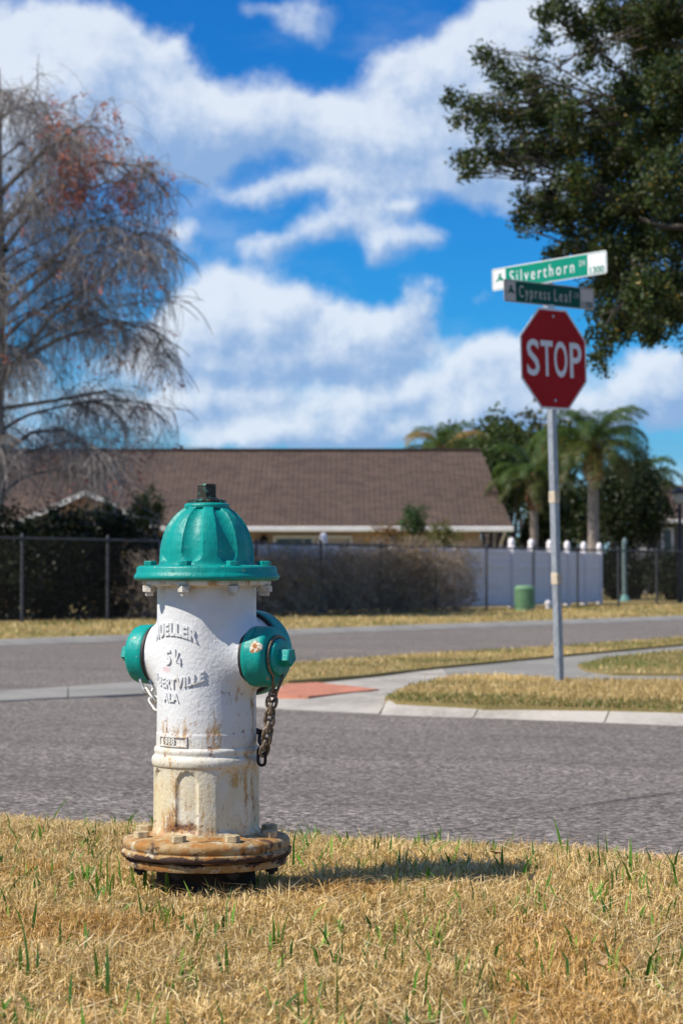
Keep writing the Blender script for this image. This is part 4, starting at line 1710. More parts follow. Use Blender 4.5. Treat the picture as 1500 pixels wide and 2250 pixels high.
# street lamp at the edge of the view
lb = Vector((at(1493, 1300, 58).x, 58, G))
lamp = empty('street_lamp', lb)
tag(lamp, 'black post top street lantern beside the distant brown house', 'street lamp')
M_BLACK = mat_plain('black_metal', (.018, .018, .02), .45, .2, 10)
kk = 58 / F
lz = lambda py: at(1493, py, 58).z - G
MB().tube([(0, 0, -.2), (0, 0, lz(1105))], [.075, .055], 10).build('post', M_BLACK, lamp, True, 50)
m_, nt_, b_, o_ = new_mat('lantern_glass')
setin(nt_, b_.inputs['Base Color'], mixc(nt_, noise(nt_, o_, 3), (.30, .36, .38), (.42, .47, .48)))
b_.inputs['Roughness'].default_value = .2
ln_ = MB().lathe([(.09, lz(1107)), (.16, lz(1098)), (.19, lz(1085)), (.17, lz(1084))], 8).build('globe', m_, lamp)
MB().lathe([(.27, lz(1085)), (.27, lz(1082)), (.12, lz(1075)), (.03, lz(1071)), (.004, lz(1069))], 8).build('hood', M_BLACK, lamp)
fr = MB()
for q in range(4):
    a = math.pi / 4 + q * math.pi / 2
    fr.tube([(.10 * math.cos(a), .10 * math.sin(a), lz(1107)), (.205 * math.cos(a), .205 * math.sin(a), lz(1084))], .012, 4)
fr.build('lantern_frame', M_BLACK, lamp)


# ------------------------------------------------------------------ houses
def mat_shingle(name, a, b_, row=.145):
    m, nt, b, o = new_mat(name)
    br = nn(nt, 'ShaderNodeTexBrick')
    uv = nn(nt, 'ShaderNodeUVMap', uv_map='slope')
    nt.links.new(uv.outputs[0], br.inputs['Vector'])
    br.inputs['Scale'].default_value = 1.0
    br.inputs['Brick Width'].default_value = .33
    br.inputs['Row Height'].default_value = row
    br.inputs['Mortar Size'].default_value = .022
    br.inputs['Mortar Smooth'].default_value = .3
    br.inputs['Bias'].default_value = .1
    setin(nt, br.inputs['Color1'], a)
    setin(nt, br.inputs['Color2'], b_)
    setin(nt, br.inputs['Mortar'], tuple(k * .28 for k in a))
    n = noise(nt, uv.outputs[0], 2.2, 5, .65)
    c = mixc(nt, mapr(nt, n, .42, .72, 0, .32), br.outputs[0], (.17, .115, .08))
    c = mixc(nt, mapr(nt, noise(nt, uv.outputs[0], .35, 4, .6), .35, .7, 0, .35), c, tuple(k * .75 for k in a))
    setin(nt, b.inputs['Base Color'], c)
    b.inputs['Roughness'].default_value = .95
    b.inputs['Specular IOR Level'].default_value = .15
    bump(nt, b, br.outputs['Fac'], -.5, .02)
    return m


def roof_face(mb_list, pts):
    mb_list.append([Vector(p) for p in pts])


def build_roof(name, faces, mat, parent, th=.12):
    """solid slopes with a uv along eave / up the slope"""
    me = bpy.data.meshes.new(name)
    vs, fs, uvs = [], [], []
    for f in faces:
        n0 = len(vs)
        nrm = (f[1] - f[0]).cross(f[2] - f[0]).normalized()
        if nrm.z < 0:
            nrm = -nrm
        u = (f[1] - f[0]).normalized()
        v = nrm.cross(u)
        k = len(f)
        vs += f + [p - Vector((0, 0, th)) for p in f]
        fs.append(tuple(range(n0, n0 + k)))
        fs.append(tuple(range(n0 + 2 * k - 1, n0 + k - 1, -1)))
        for q in range(k):
            fs.append((n0 + q, n0 + (q + 1) % k, n0 + k + (q + 1) % k, n0 + k + q))
        for p in f + f:
            uvs.append(((p - f[0]).dot(u), (p - f[0]).dot(v)))
    me.from_pydata(vs, [], fs)
    l = me.uv_layers.new(name='slope')
    for p in me.polygons:
        for li in p.loop_indices:
            l.data[li].uv = uvs[me.loops[li].vertex_index]
    me.materials.append(mat)
    return link(name, me, parent)


M_SHING = mat_shingle('brown_shingle', (.085, .062, .052), (.135, .094, .076))
M_STUCCO = mat_plain('tan_stucco', (.46, .33, .235), .9, .07, 1.2, 0, .3)
M_TRIM = mat_plain('white_trim', (.72, .70, .66), .5, .06, 3)
M_GLASSD = mat_plain('dark_window_glass', (.015, .018, .022), .08, .3, 1.0, 0, 0, .6)
M_BLIND = mat_plain('pale_blind', (.42, .36, .30), .6, .1, 3)

DH = 62.0
house = empty('house', (0, 0, 0))
tag(house, 'tan stucco house with long brown shingle roof behind the fence', 'house')
ze = at(800, 1158, DH).z               # eave
zr = at(800, 991, DH + 5.4).z          # ridge
xr = at(1126, 1158, DH).x
xrr = at(1056, 991, DH + 5.4).x
xl = -16.0
faces = []
faces.append([Vector((xl, DH, ze)), Vector((xr, DH, ze)), Vector((xrr, DH + 5.4, zr)), Vector((xl - .3, DH + 5.4, zr))])
faces.append([Vector((xr, DH, ze)), Vector((xr - 1.6, DH + 10.8, ze)), Vector((xrr, DH + 5.4, zr))])
faces.append([Vector((xr - 1.6, DH + 10.8, ze)), Vector((xl, DH + 10.8, ze)), Vector((xl - .3, DH + 5.4, zr)), Vector((xrr, DH + 5.4, zr))])
rf = build_roof('roof', faces, M_SHING, house)
MB().tube([(xl - .3, DH + 5.4, zr + .02), (xrr, DH + 5.4, zr + .02)], .07, 6).build('ridge_cap', M_SHING, rf)
wy = DH + .55
MB().box(((xl + xr - .9) / 2, (wy + DH + 6.2) / 2, (G - .2 + ze) / 2 - .05), (xr - .9 - xl, DH + 6.2 - wy, ze - G + .1)).build('wall', M_STUCCO, house)
MB().bbox(((xl + xr) / 2, DH - .04, ze - .06), (xr - xl + .05, .12, .15), .02).build('gutter', M_TRIM, house)
ds = MB()
dx = at(1098, 1200, wy).x
ds.tube([(xr - .22, DH - .02, ze - .12), (xr - .25, DH + .05, ze - .22), (dx, wy - .06, ze - .5), (dx, wy - .06, G)], .045, 6)
ds.build('downspout', M_TRIM, house)
# window: dark sash and a blind
wz0, wz1 = at(650, 1217, wy).z, at(650, 1183, wy).z
wx0, wx1, wxm = at(606, 1200, wy).x, at(768, 1200, wy).x, at(688, 1200, wy).x
wf = MB()
for (cx, cz, sx, sz_) in (((wx0 + wx1) / 2, wz1 + .04, wx1 - wx0 + .16, .09), ((wx0 + wx1) / 2, wz0 - .04, wx1 - wx0 + .16, .09), (wx0 - .04, (wz0 + wz1) / 2, .08, wz1 - wz0), (wx1 + .04, (wz0 + wz1) / 2, .08, wz1 - wz0), (wxm, (wz0 + wz1) / 2, .07, wz1 - wz0)):
    wf.box((cx, wy - .03, cz), (sx, .07, sz_))
wo = wf.build('window', M_TRIM, house)
MB().box(((wx0 + wxm) / 2, wy - .012, (wz0 + wz1) / 2), (wxm - wx0 - .075, .02, wz1 - wz0 - .004)).build('pane', M_GLASSD, wo)
MB().box(((wx1 + wxm) / 2, wy - .012, (wz0 + wz1) / 2), (wx1 - wxm - .075, .02, wz1 - wz0 - .004)).build('pane', M_BLIND, wo)
# lantern on the wall
lx, lzz = at(580, 1192, wy).x, at(580, 1192, wy).z
wl = MB()
wl.lathe([(.04, -.2), (.10, -.16), (.11, .06), (.15, .07), (.06, .17), (.01, .24)], 8, (lx, wy - .16, lzz))
wl.box((lx, wy - .04, lzz), (.10, .08, .22))
wl.build('wall_lantern', M_BLACK, house)
# cross gable on the left, with white rake boards
GD = DH - 2.2
gpk = at(190, 1080, GD)
gr_, gl_ = at(338, 1157, GD), at(20, 1157, GD)
gz = gr_.z
gl_.z = gz
slope = (gpk.z - gz) / (gr_.x - gpk.x)
yb2 = DH + (gpk.z - ze) / ((zr - ze) / 5.4)
gf = [[Vector((gr_.x, GD, gz)), Vector((gr_.x, DH + .2, gz)), Vector((gpk.x, yb2 + .2, gpk.z)), Vector((gpk.x, GD, gpk.z))],
      [Vector((gpk.x, GD, gpk.z)), Vector((gpk.x, yb2 + .2, gpk.z)), Vector((gl_.x, DH + .2, gz)), Vector((gl_.x, GD, gz))]]
build_roof('gable_roof', gf, M_SHING, house, .08)
gw = MB()
gw.add([(gl_.x + .3, GD + .35, G - .2), (gr_.x - .3, GD + .35, G - .2), (gr_.x - .3, GD + .35, gz), (gpk.x, GD + .35, gpk.z - .1), (gl_.x + .3, GD + .35, gz),
        (gl_.x + .3, DH + .6, G - .2), (gr_.x - .3, DH + .6, G - .2), (gr_.x - .3, DH + .6, gz), (gpk.x, DH + .6, gpk.z - .1), (gl_.x + .3, DH + .6, gz)],
       [(0, 1, 2, 3, 4), (5, 9, 8, 7, 6), (1, 6, 7, 2), (0, 4, 9, 5), (2, 7, 8, 3), (3, 8, 9, 4)])
gw.build('gable_wall', M_STUCCO, house)
for e in (gr_, gl_):
    a, b2 = Vector((gpk.x, GD - .03, gpk.z - .02)), Vector((e.x, GD - .03, gz - .02))
    d = (b2 - a)
    R3 = Matrix.Rotation(-math.atan2(d.z, d.x), 3, 'Y')
    MB().box((a + b2) / 2, (d.length + .05, .06, .14), R3).build('rake_board', M_TRIM, house)

# house at the far right, mostly hidden
h2 = empty('house', (0, 0, 0))
tag(h2, 'distant brown roofed house partly hidden at the far edge', 'house')
D2 = 88.0
e0, e1 = at(1385, 1142, D2), at(1800, 1142, D2)
r0, r1 = at(1440, 1066, D2 + 6), at(1800, 1066, D2 + 6)
build_roof('roof', [[e0, e1, r1, r0], [Vector((e0.x - .2, D2 + 12, e0.z)), e0, r0]], M_SHING, h2)
MB().box(((e0.x + .7 + e1.x) / 2, D2 + 6, (e0.z + G) / 2 - .1), (e1.x - e0.x - .7, 10.6, e0.z - G)).build('wall', mat_plain('grey_stucco', (.13, .12, .12), .9, .1, 2), h2)
MB().bbox(((e0.x + e1.x) / 2, D2 - .03, e0.z - .07), (e1.x - e0.x, .1, .16), .02).build('gutter', M_TRIM, h2)
for (p0, p1, q0, q1) in ((1395, 1440, 1205, 1220), (1452, 1478, 1160, 1215)):
    a, b2 = at(p0, q1, D2 + .68), at(p1, q0, D2 + .68)
    o = MB().box(((a.x + b2.x) / 2, D2 + .66, (a.z + b2.z) / 2), (b2.x - a.x, .06, b2.z - a.z)).build('window', M_TRIM, h2)
    MB().box(((a.x + b2.x) / 2, D2 + .62, (a.z + b2.z) / 2), (b2.x - a.x - .2, .03, b2.z - a.z - .16)).build('pane', M_GLASSD, o)

# overhead wires behind the roof
for q, (ya, yb3) in enumerate(((964, 992), (970, 997))):
    a, b2 = at(-300, ya - 55, 100), at(1100, yb3 + 30, 130)
    pts = [a.lerp(b2, s / 12) - Vector((0, 0, .35 * math.sin(math.pi * s / 12))) for s in range(13)]
    tag(MB().tube(pts, .014, 4).build('utility_wire', M_BLACK), 'thin overhead wire crossing the sky just above roof' if q == 0 else 'second thin overhead wire just below the first above roof', 'wire')


# ------------------------------------------------------------------ vegetation
M_LEAF = mat_leaf('tree_leaf', .30, .5, .28)
M_DRYLEAF = mat_leaf('dry_leaf', .5, .7, .2)


def mat_bark(name, a, b_, sc=14):
    m, nt, b, o = new_mat(name)
    n = noise(nt, vmath(nt, 'MULTIPLY', o, (1, 1, .35)), sc, 6, .65)
    setin(nt, b.inputs['Base Color'], mixc(nt, mapr(nt, n, .35, .65), a, b_))
    b.inputs['Roughness'].default_value = .9
    b.inputs['Specular IOR Level'].default_value = .2
    bump(nt, b, n, .6, .02)
    return m


M_BARK = mat_bark('grey_bark', (.17, .145, .125), (.33, .29, .245))
M_TWIG = mat_bark('twig_bark', (.27, .235, .21), (.43, .38, .335), 3)
M_OAKBARK = mat_bark('oak_bark', (.05, .04, .033), (.12, .10, .08))
M_PALMBARK = mat_bark('palm_trunk', (.20, .165, .14), (.33, .28, .24), 8)
M_BOOT = mat_bark('palm_boots', (.12, .06, .035), (.26, .14, .08), 10)


def cards(C, size, pal, asp=.5, jit=.15, up=.0):
    """rhombic leaves at C with random facing"""
    n = len(C)
    d = RNG.normal(0, 1, (n, 3))
    d[:, 2] -= up
    d /= np.linalg.norm(d, axis=1)[:, None]
    e = RNG.normal(0, 1, (n, 3))
    e -= (e * d).sum(1)[:, None] * d
    e /= np.linalg.norm(e, axis=1)[:, None]
    s = np.broadcast_to(size, (n,)) * RNG.uniform(.7, 1.25, n)
    a = d * s[:, None]
    b = e * (s * asp)[:, None]
    nrm = np.cross(d, e) * (s * .12)[:, None]
    V = np.stack([C - a * .5, C + b * .5 + nrm - a * .05, C + a * .5, C - b * .5 + nrm - a * .05], 1).reshape(-1, 3)
    i = np.arange(n) * 4
    Fq = np.stack([i, i + 1, i + 2, i + 3], 1)
    col = np.repeat(pick(pal, n, jit), 4, 0)
    return V, Fq, col


def ball(n, c, r, shell=.35):
    d = RNG.normal(0, 1, (n, 3))
    d /= np.linalg.norm(d, axis=1)[:, None]
    q = RNG.random(n) ** shell
    return np.array(c) + d * q[:, None] * np.array(r)


def limb(mb, a, b, r0, r1, sag=0.0, n=6, seg=6, jit=.06):
    a, b = Vector(a), Vector(b)
    L = (b - a).length
    pts = []
    for k in range(n + 1):
        t = k / n
        p = a.lerp(b, t) + Vector((0, 0, sag * L * 4 * t * (1 - t)))
        if 0 < k < n:
            p += Vector([random.uniform(-1, 1) * jit * L for _ in range(3)])
        pts.append(p)
    mb.tube(pts, [r0 + (r1 - r0) * k / n for k in range(n + 1)], seg)
    return pts


OAK = np.array([(.040, .068, .016), (.028, .050, .013), (.062, .088, .020), (.050, .060, .018), (.075, .080, .025), (.024, .042, .016)])


def twig_lines(P, r0, r1):
    """P (n,k,3) polylines -> thin three sided tubes"""
    n, k, _ = P.shape
    offs = np.array([(1, 0, .45), (-.5, .87, -.5), (-.5, -.87, .25)])
    rr = np.linspace(r0, r1, k)
    if np.ndim(r0):
        rr = np.asarray(r0)[:, None] * np.linspace(1, r1, k)[None, :]
        V = P[:, :, None, :] + rr[:, :, None, None] * offs
    else:
        V = P[:, :, None, :] + rr[None, :, None, None] * offs
    V = V.reshape(-1, 3)
    base = (np.arange(n) * k * 3)[:, None, None, None]
    i = (np.arange(k - 1) * 3)[None, :, None, None]
    q = np.array([[0, 1, 4, 3], [1, 2, 5, 4], [2, 0, 3, 5]])[None, None]
    Fq = (base + i + q).reshape(-1, 4)
    return V, Fq


# live oak on the right, its limbs reaching over the corner from outside the view
def oak():
    D = 20.0
    k = D / F
    base = Vector((at(2080, 1300, D).x, D + .6, G))
    t = empty('oak_tree', base)
    tag(t, 'large dark green oak reaching in above the stop sign', 'tree')
    tr = MB()
    top = base + Vector((-.3, -.2, 3.0))
    limb(tr, base + Vector((0, 0, -.2)), top, .42, .30, 0, 6, 12, .012)
    tr.v = [tuple(Vector(v) - base) for v in tr.v]
    tr.build('trunk', M_OAKBARK, t, True)
    blobs = [(1065, 125, 22), (1092, 150, 26), (1120, 178, 30), (1160, 190, 30), (1195, 215, 34), (990, 215, 17), (1022, 232, 24), (1052, 255, 27), (1090, 240, 28), (1135, 262, 36), (1190, 262, 40), (1245, 255, 40),
             (1000, 268, 15), (1060, 296, 22), (1012, 345, 13), (1010, 352, 12), (1036, 340, 18), (1018, 385, 15), (1045, 365, 20), (1080, 338, 24), (1118, 340, 30), (1165, 330, 42), (1225, 330, 50), (1290, 320, 55), (1340, 265, 45),
             (1385, 205, 50), (1430, 130, 65), (1200, 35, 28), (1235, 15, 34), (1195, 85, 16), (1270, 60, 34), (1290, 105, 30), (1275, 145, 16), (1330, 30, 45), (1400, 50, 55), (1460, 40, 65), (1480, 180, 65), (1450, 280, 75), (1380, 350, 65),
             (1320, 400, 55), (1260, 400, 45), (1205, 430, 38), (1150, 440, 24), (1140, 480, 20), (1185, 478, 30), (1150, 505, 12), (1250, 480, 45), (1320, 490, 55), (1400, 450, 65), (1470, 400, 75), (1480, 520, 65), (1400, 550, 55), (1330, 560, 45),
             (1262, 540, 34), (1225, 555, 18), (1205, 560, 12), (1350, 625, 50), (1420, 640, 55), (1480, 640, 55), (1325, 690, 34), (1305, 640, 30), (1385, 700, 42), (1430, 722, 34), (1475, 690, 40), (1322, 740, 28), (1312, 782, 20), (1322, 822, 12),
             (1362, 735, 24), (1425, 748, 16)]
    C, seeds = [], []
    for (px, py, r) in blobs:
        dd = D + random.uniform(-1, 1) * (.5 + .02 * (px - 960) / 5)
        p = at(px, py, dd)
        R_ = r * dd / F
        n = int(430 * (R_ / .13) ** 2 * (1.0 if px < 1330 else 1.35))
        # sprays of leaves rather than one ball
        sub = max(3, int(n / 16))
        sc = ball(sub, p, (R_ * 1.05, R_ * 1.6, R_), .5)
        C.append(np.repeat(sc, 16, 0) + RNG.normal(0, .045, (sub * 16, 3)) * np.array([1, 1, .8]))
        seeds.append((p, R_))
    # the rest of the crown outside the view
    cc = Vector((base.x + .2, D + 1.2, 5.6))
    for _ in range(190):
        d = Vector([random.gauss(0, 1) for _ in range(3)]).normalized()
        q = random.random() ** .4
        p = cc + Vector((d.x * 3.9 * q, d.y * 3.6 * q, d.z * 3.2 * q))
        px = 750 + p.x / p.y * F
        py = 1262 - (p.z - CAMZ) / p.y * F
        if px < 1480 and py > -60:
            continue
        if p.z < 2.3 or px < 1250:
            continue
        n = 34
        sc = ball(n, p, (.5, .55, .4), .5)
        C.append(np.repeat(sc, 14, 0) + RNG.normal(0, .055, (n * 14, 3)))
        seeds.append((p, .45))
    C = np.concatenate(C)
    extra = []
    # limbs: fork from the trunk top towards the leaf sprays
    lm = MB()
    hubs = [top + Vector((-1.2, -.2, .9)), top + Vector((-1.5, .2, 2.2)), top + Vector((.9, .3, 1.8)), top + Vector((-1.1, -.3, .0)), top + Vector((0, .3, 2.6))]
    hubs2 = [at(1420, 250, D), at(1400, 480, D), at(1380, 620, D), at(1450, 60, D + .3)]
    par = [hubs[1], hubs[0], hubs[3], hubs[1]]
    for h in hubs:
        limb(lm, top - Vector((0, 0, .25)), h, .17, .11, .05)
    for h, p in zip(hubs2, par):
        limb(lm, p, h, .05, .025, .06)
    allh = hubs + hubs2
    for p, r in seeds:
        h = min(allh, key=lambda q: (q - p).length)
        pts = limb(lm, h, p, .010 + .003 * (h - p).length, .003, .06, 5, 4, .05)
        for q2 in pts[2:5]:
            if (q2 - p).length < 1.6 and random.random() < .45:
                extra.append(ball(5, q2, (.16, .2, .13), .6))
        for _ in range(3):
            e = p + Vector([random.uniform(-1, 1) * r for _ in range(3)])
            limb(lm, pts[3], e, .007, .0025, .05, 3, 3, .05)
    lm.v = [tuple(Vector(v) - base) for v in lm.v]
    lm.build('limbs', M_OAKBARK, t, True)
    C = np.concatenate([C] + [np.repeat(e, 13, 0) + RNG.normal(0, .05, (len(e) * 13, 3)) for e in extra])
    V, Fq, col = cards(C, .054, OAK, .46, .25)
    yel = RNG.random(len(C)) < .014
    col[np.repeat(yel, 4)] = (.30, .20, .035)
    link('crown', fast_mesh('crown', V - np.array(base), Fq, M_LEAF, col), t)


oak()


# bare drooping tree on the left
def bare_tree():
    D = 38.5
    k = D / F
    base = Vector((at(-25, 1350, D).x, D, G))
    t = empty('bare_tree', base)
    tag(t, 'tall leafless tree with drooping twigs and red buds behind hedge', 'tree')
    top = Vector((.15, 0, at(0, 150, D).z - G))
    tr = MB()
    tp = [Vector((0, 0, -.2)), Vector((.05, 0, 1.2)), Vector((.16, .05, 2.6)), Vector((.10, .1, 4.2)), Vector((.22, 0, 5.8)), Vector((.15, .1, 7.4)), top]
    tr.tube(tp, [.20, .17, .15, .125, .10, .07, .02], 10)
    tr.build('trunk', M_BARK, t, True)

    def trunk_at(z):
        for a, b in zip(tp, tp[1:]):
            if a.z <= z <= b.z:
                return a.lerp(b, (z - a.z) / (b.z - a.z))
        return tp[-1]
    br = MB()
    sec_lines, twigs, twig_r = [], [], []
    buds = []

    def polyarc(a, d, L, droop, n, wob=.06):
        """branch that starts along d and bends down"""
        pts = [Vector(a)]
        d = Vector(d).normalized()
        for q in range(n):
            d = (d + Vector((random.gauss(0, wob), random.gauss(0, wob), -droop / n + random.gauss(0, wob)))).normalized()
            pts.append(pts[-1] + d * (L / n))
        return pts
    prim = []
    H = top.z
    for q in range(34):
        z = 1.3 + (H - 1.9) * ((q + .5) / 34)
        az = q * 2.399963 + random.uniform(-.3, .3)
        fz = (z / H)
        L = 3.6 * (1 - .58 * max(0, fz - .35) / .65) * random.uniform(.8, 1.1)
        el = .55 + .35 * fz
        d = Vector((math.cos(az) * math.cos(el), math.sin(az) * math.cos(el), math.sin(el)))
        prim.append((polyarc(trunk_at(z), d, L, .95, 9, .07), .042 * (1 - .5 * fz)))
    # a few placed limbs that can be read in the photograph
    def wp(px, py, dd):
        p = at(px, py, D + dd)
        return p - base
    for lst in ([(-10, 870, 0), (40, 790, -.2), (110, 700, -.4), (170, 650, -.5), (240, 600, -.5), (300, 560, -.4)],
                [(-15, 1040, 0), (15, 990, -.3), (70, 950, -.5), (140, 945, -.6), (200, 990, -.7), (240, 1040, -.7)],
                [(-5, 760, 0), (50, 705, .3), (120, 660, .5), (170, 640, .6), (215, 660, .8)],
                [(0, 560, 0), (60, 480, .2), (140, 430, .3), (240, 400, .4), (330, 390, .4)],
                [(-5, 660, 0), (90, 590, -.6), (190, 510, -.8), (250, 500, -1.), (330, 560, -1.)],
                [(5, 420, 0), (80, 350, -.2), (150, 290, -.3), (210, 260, -.3)],
                [(0, 700, 0), (120, 600, .4), (230, 545, .6), (320, 510, .6), (375, 545, .6)],
                [(-5, 820, 0), (130, 745, -.4), (250, 705, -.6), (340, 725, -.6), (378, 800, -.6)],
                [(0, 500, 0), (110, 405, .3), (220, 355, .4), (310, 365, .4), (365, 420, .4)],
                [(-10, 900, 0), (120, 880, .6), (230, 860, .8), (300, 900, .9)]):
        pts = [wp(*p) for p in lst]
        prim.append((pts, .05))
    for pts, r in prim:
        n = len(pts)
        br.tube(pts, [r * (1 - .8 * i / (n - 1)) for i in range(n)], 6)
        total = sum((b - a).length for a, b in zip(pts, pts[1:]))
        ns = int(10 + total * 5.0)
        for _ in range(ns):
            f = random.uniform(.22, 1.0) * (n - 1)
            i = min(int(f), n - 2)
            a = pts[i].lerp(pts[i + 1], f - i)
            dd = (pts[i + 1] - pts[i]).normalized()
            side = Vector((random.gauss(0, 1), random.gauss(0, 1), random.gauss(.35, .6))).normalized()
            d = (dd * .7 + side * .8).normalized()
            sp = polyarc(a, d, random.uniform(.5, 1.15), 1.1, 6, .12)
            sec_lines.append([tuple(p) for p in sp])
            for _ in range(random.randint(9, 15)):
                f2 = random.uniform(.15, 1.0) * 6
                i2 = min(int(f2), 5)
                a2 = sp[i2].lerp(sp[i2 + 1], f2 - i2)
                d2 = Vector((random.gauss(0, 1), random.gauss(0, 1), random.gauss(.15, .7))).normalized()
                tw = polyarc(a2, d2, random.uniform(.30, 1.15), random.uniform(1.2, 3.4), 5, .16)
                end = tw[-1]
                w_ = end + base
                px, py = 750 + w_.x / w_.y * F, 1262 - (w_.z - CAMZ) / w_.y * F
                if py > 1120 or (px > 385 + 20 * random.random()):
                    continue
                twigs.append([tuple(p) for p in tw])
                pr = .015
                if 100 < px < 290 and 190 < py < 470:
                    pr = .28
                elif 200 < px < 400 and 330 < py < 520:
                    pr = .17
                elif px > 250 and py > 960:
                    pr = .10
                elif px > 150:
                    pr = .04
                if random.random() < pr:
                    buds.append(tuple(end))
                    if pr > .2:
                        buds.append(tuple(tw[-2]))
    br.build('branches', M_BARK, t, True)
    V1, F1 = twig_lines(np.array(sec_lines), .015, .006)
    V2, F2 = twig_lines(np.array(twigs), .0056, .0030)
    link('twigs', fast_mesh('twigs', np.concatenate([V1, V2]), np.concatenate([F1, F2 + len(V1)]), M_TWIG), t)
    B = np.array(buds)
    C = np.repeat(B, 6, 0) + RNG.normal(0, .045, (len(B) * 6, 3))
    V, Fq, col = cards(C, .075, np.array([(.54, .18, .17), (.44, .15, .14), (.56, .24, .20), (.36, .15, .13)]), .6)
    link('buds', fast_mesh('buds', V, Fq, M_DRYLEAF, col), t)


bare_tree()


# palms
def frond_mesh(name, L, rise, droop, hang, pal, n=58):
    pts = []
    d = Vector((math.cos(rise), 0, math.sin(rise)))
    p = Vector((0, 0, 0))
    ang = rise
    N = 16
    for q in range(N + 1):
        pts.append(p.copy())
        ang -= droop / N * (.4 + 1.2 * q / N)
        p = p + Vector((math.cos(ang), 0, math.sin(ang))) * (L / N)
    mb = MB()
    mb.tube(pts, [.028 - .024 * q / N for q in range(N + 1)], 4)
    V, Fq, col = [], [], []
    stem = np.array(mb.v)
    sf = [f for f in mb.f if len(f) == 4]
    nv = 0
    for s in (-1, 1):
        for q in range(n):
            f = .10 + .9 * q / (n - 1)
            i = min(int(f * N), N - 1)
            a = pts[i].lerp(pts[i + 1], f * N - i)
            tdir = (pts[i + 1] - pts[i]).normalized()
            ll = L * .26 * (math.sin(math.pi * min(1, .12 + f * .86)) ** .6) * random.uniform(.8, 1.1)
            d0 = (Vector((0, s, 0)) * 1.0 + tdir * .65 + Vector((0, 0, random.uniform(-.1, .5)))).normalized()
            m1 = a + d0 * ll * .5
            d1 = (d0 + Vector((0, 0, -hang * random.uniform(.8, 1.3)))).normalized()
            m2 = m1 + d1 * ll * .5
            w = tdir * .014
            V += [a - w * .6, a + w * .6, m1 - w, m1 + w, m2 - w * .3, m2 + w * .3]
            Fq += [(nv, nv + 1, nv + 3, nv + 2), (nv + 2, nv + 3, nv + 5, nv + 4)]
            c = pal[random.randrange(len(pal))]
            kk = random.uniform(.8, 1.2)
            col += [[x * kk for x in c]] * 6
            nv += 6
    V = np.array([tuple(v) for v in V])
    V = np.concatenate([V, stem])
    Fq = np.array(Fq + [tuple(i + nv for i in f) for f in sf])
    col = np.array(col + [[.13, .15, .04]] * len(stem))
    return fast_mesh(name, V, Fq, M_LEAF, col)


PALM_A = [(.042, .088, .016), (.06, .11, .02), (.032, .068, .014), (.09, .13, .03)]
PALM_B = [(.06, .07, .02), (.05, .075, .016), (.12, .085, .03)]
PALM_Y = [(.26, .19, .05), (.30, .17, .06), (.20, .19, .05)]
fronds = [frond_mesh('frond', 2.3, 1.2, 2.0, 1.0, PALM_A), frond_mesh('frond', 2.5, .8, 2.2, 1.3, PALM_A), frond_mesh('frond', 2.4, .35, 1.7, 1.6, PALM_A + PALM_B), frond_mesh('frond', 2.2, -.2, 1.2, 1.6, PALM_B), frond_mesh('frond', 2.0, .9, 1.9, 1.2, PALM_Y)]


def palm(px, crown_py, D, n, lab, sc=1.0, trunk_r=.15, lean=0.0, yellow=0):
    c = at(px, crown_py, D)
    base = Vector((c.x + lean, D, G))
    t = empty('palm_tree', base)
    tag(t, lab, 'palm tree', 'palms beyond the house')
    h = c.z - G
    tr = MB()
    pts, rr = [], []
    N = 26
    for q in range(N + 1):
        f = q / N
        pts.append(Vector((-lean * f, 0, -.2 + (h - .35) * f)))
        rr.append(trunk_r * (1.12 - .2 * f) * (1 + .035 * (q % 2)))
    tr.tube(pts, rr, 14)
    tr.build('trunk', M_PALMBARK, t, True)
    bo = MB()
    for q in range(26):
        a = q * 2.4
        z = h - 1.05 + .95 * q / 26
        r = trunk_r * 1.05
        d = Vector((math.cos(a), math.sin(a), 0))
        p0 = Vector((-lean, 0, z)) + d * r * .7
        p1 = Vector((-lean, 0, z + .30)) + d * (r + .10)
        bo.tube([p0, p0.lerp(p1, .5) + d * .05, p1], [.07, .055, .02], 5)
    bo.lathe([(trunk_r * .9, h - 1.1), (trunk_r * 1.15, h - .9), (trunk_r * 1.1, h - .3), (trunk_r * .5, h + .1)], 12, (-lean, 0, 0))
    bo.build('boots', M_BOOT, t, True)
    for q in range(n):
        f = q / n
        me = fronds[0 if f < .22 else 1 if f < .5 else 2 if f < .8 else 3]
        if yellow and q % yellow == 0:
            me = fronds[4]
        o = link('frond', me, t)
        o.location = (-lean, 0, h - .12 * f)
        o.rotation_euler = (random.uniform(-.15, .15), random.uniform(-.15, .15), q * 2.39996 + random.uniform(-.2, .2))
        s = sc * random.uniform(.85, 1.1)
        o.scale = (s, s, s)
    return t


palm(1302, 972, 57, 38, 'tall queen palm with bare trunk behind the post', .84, .15)
palm(975, 985, 80, 16, 'distant palm with yellowing fronds rising behind the roof', .95, .13, 0, 4)
palm(1172, 1045, 64, 28, 'low drooping palm between roof and sign post', .74, .13)
palm(1395, 1062, 72, 26, 'shaded palm behind the tall bare trunked palm', .86, .14)


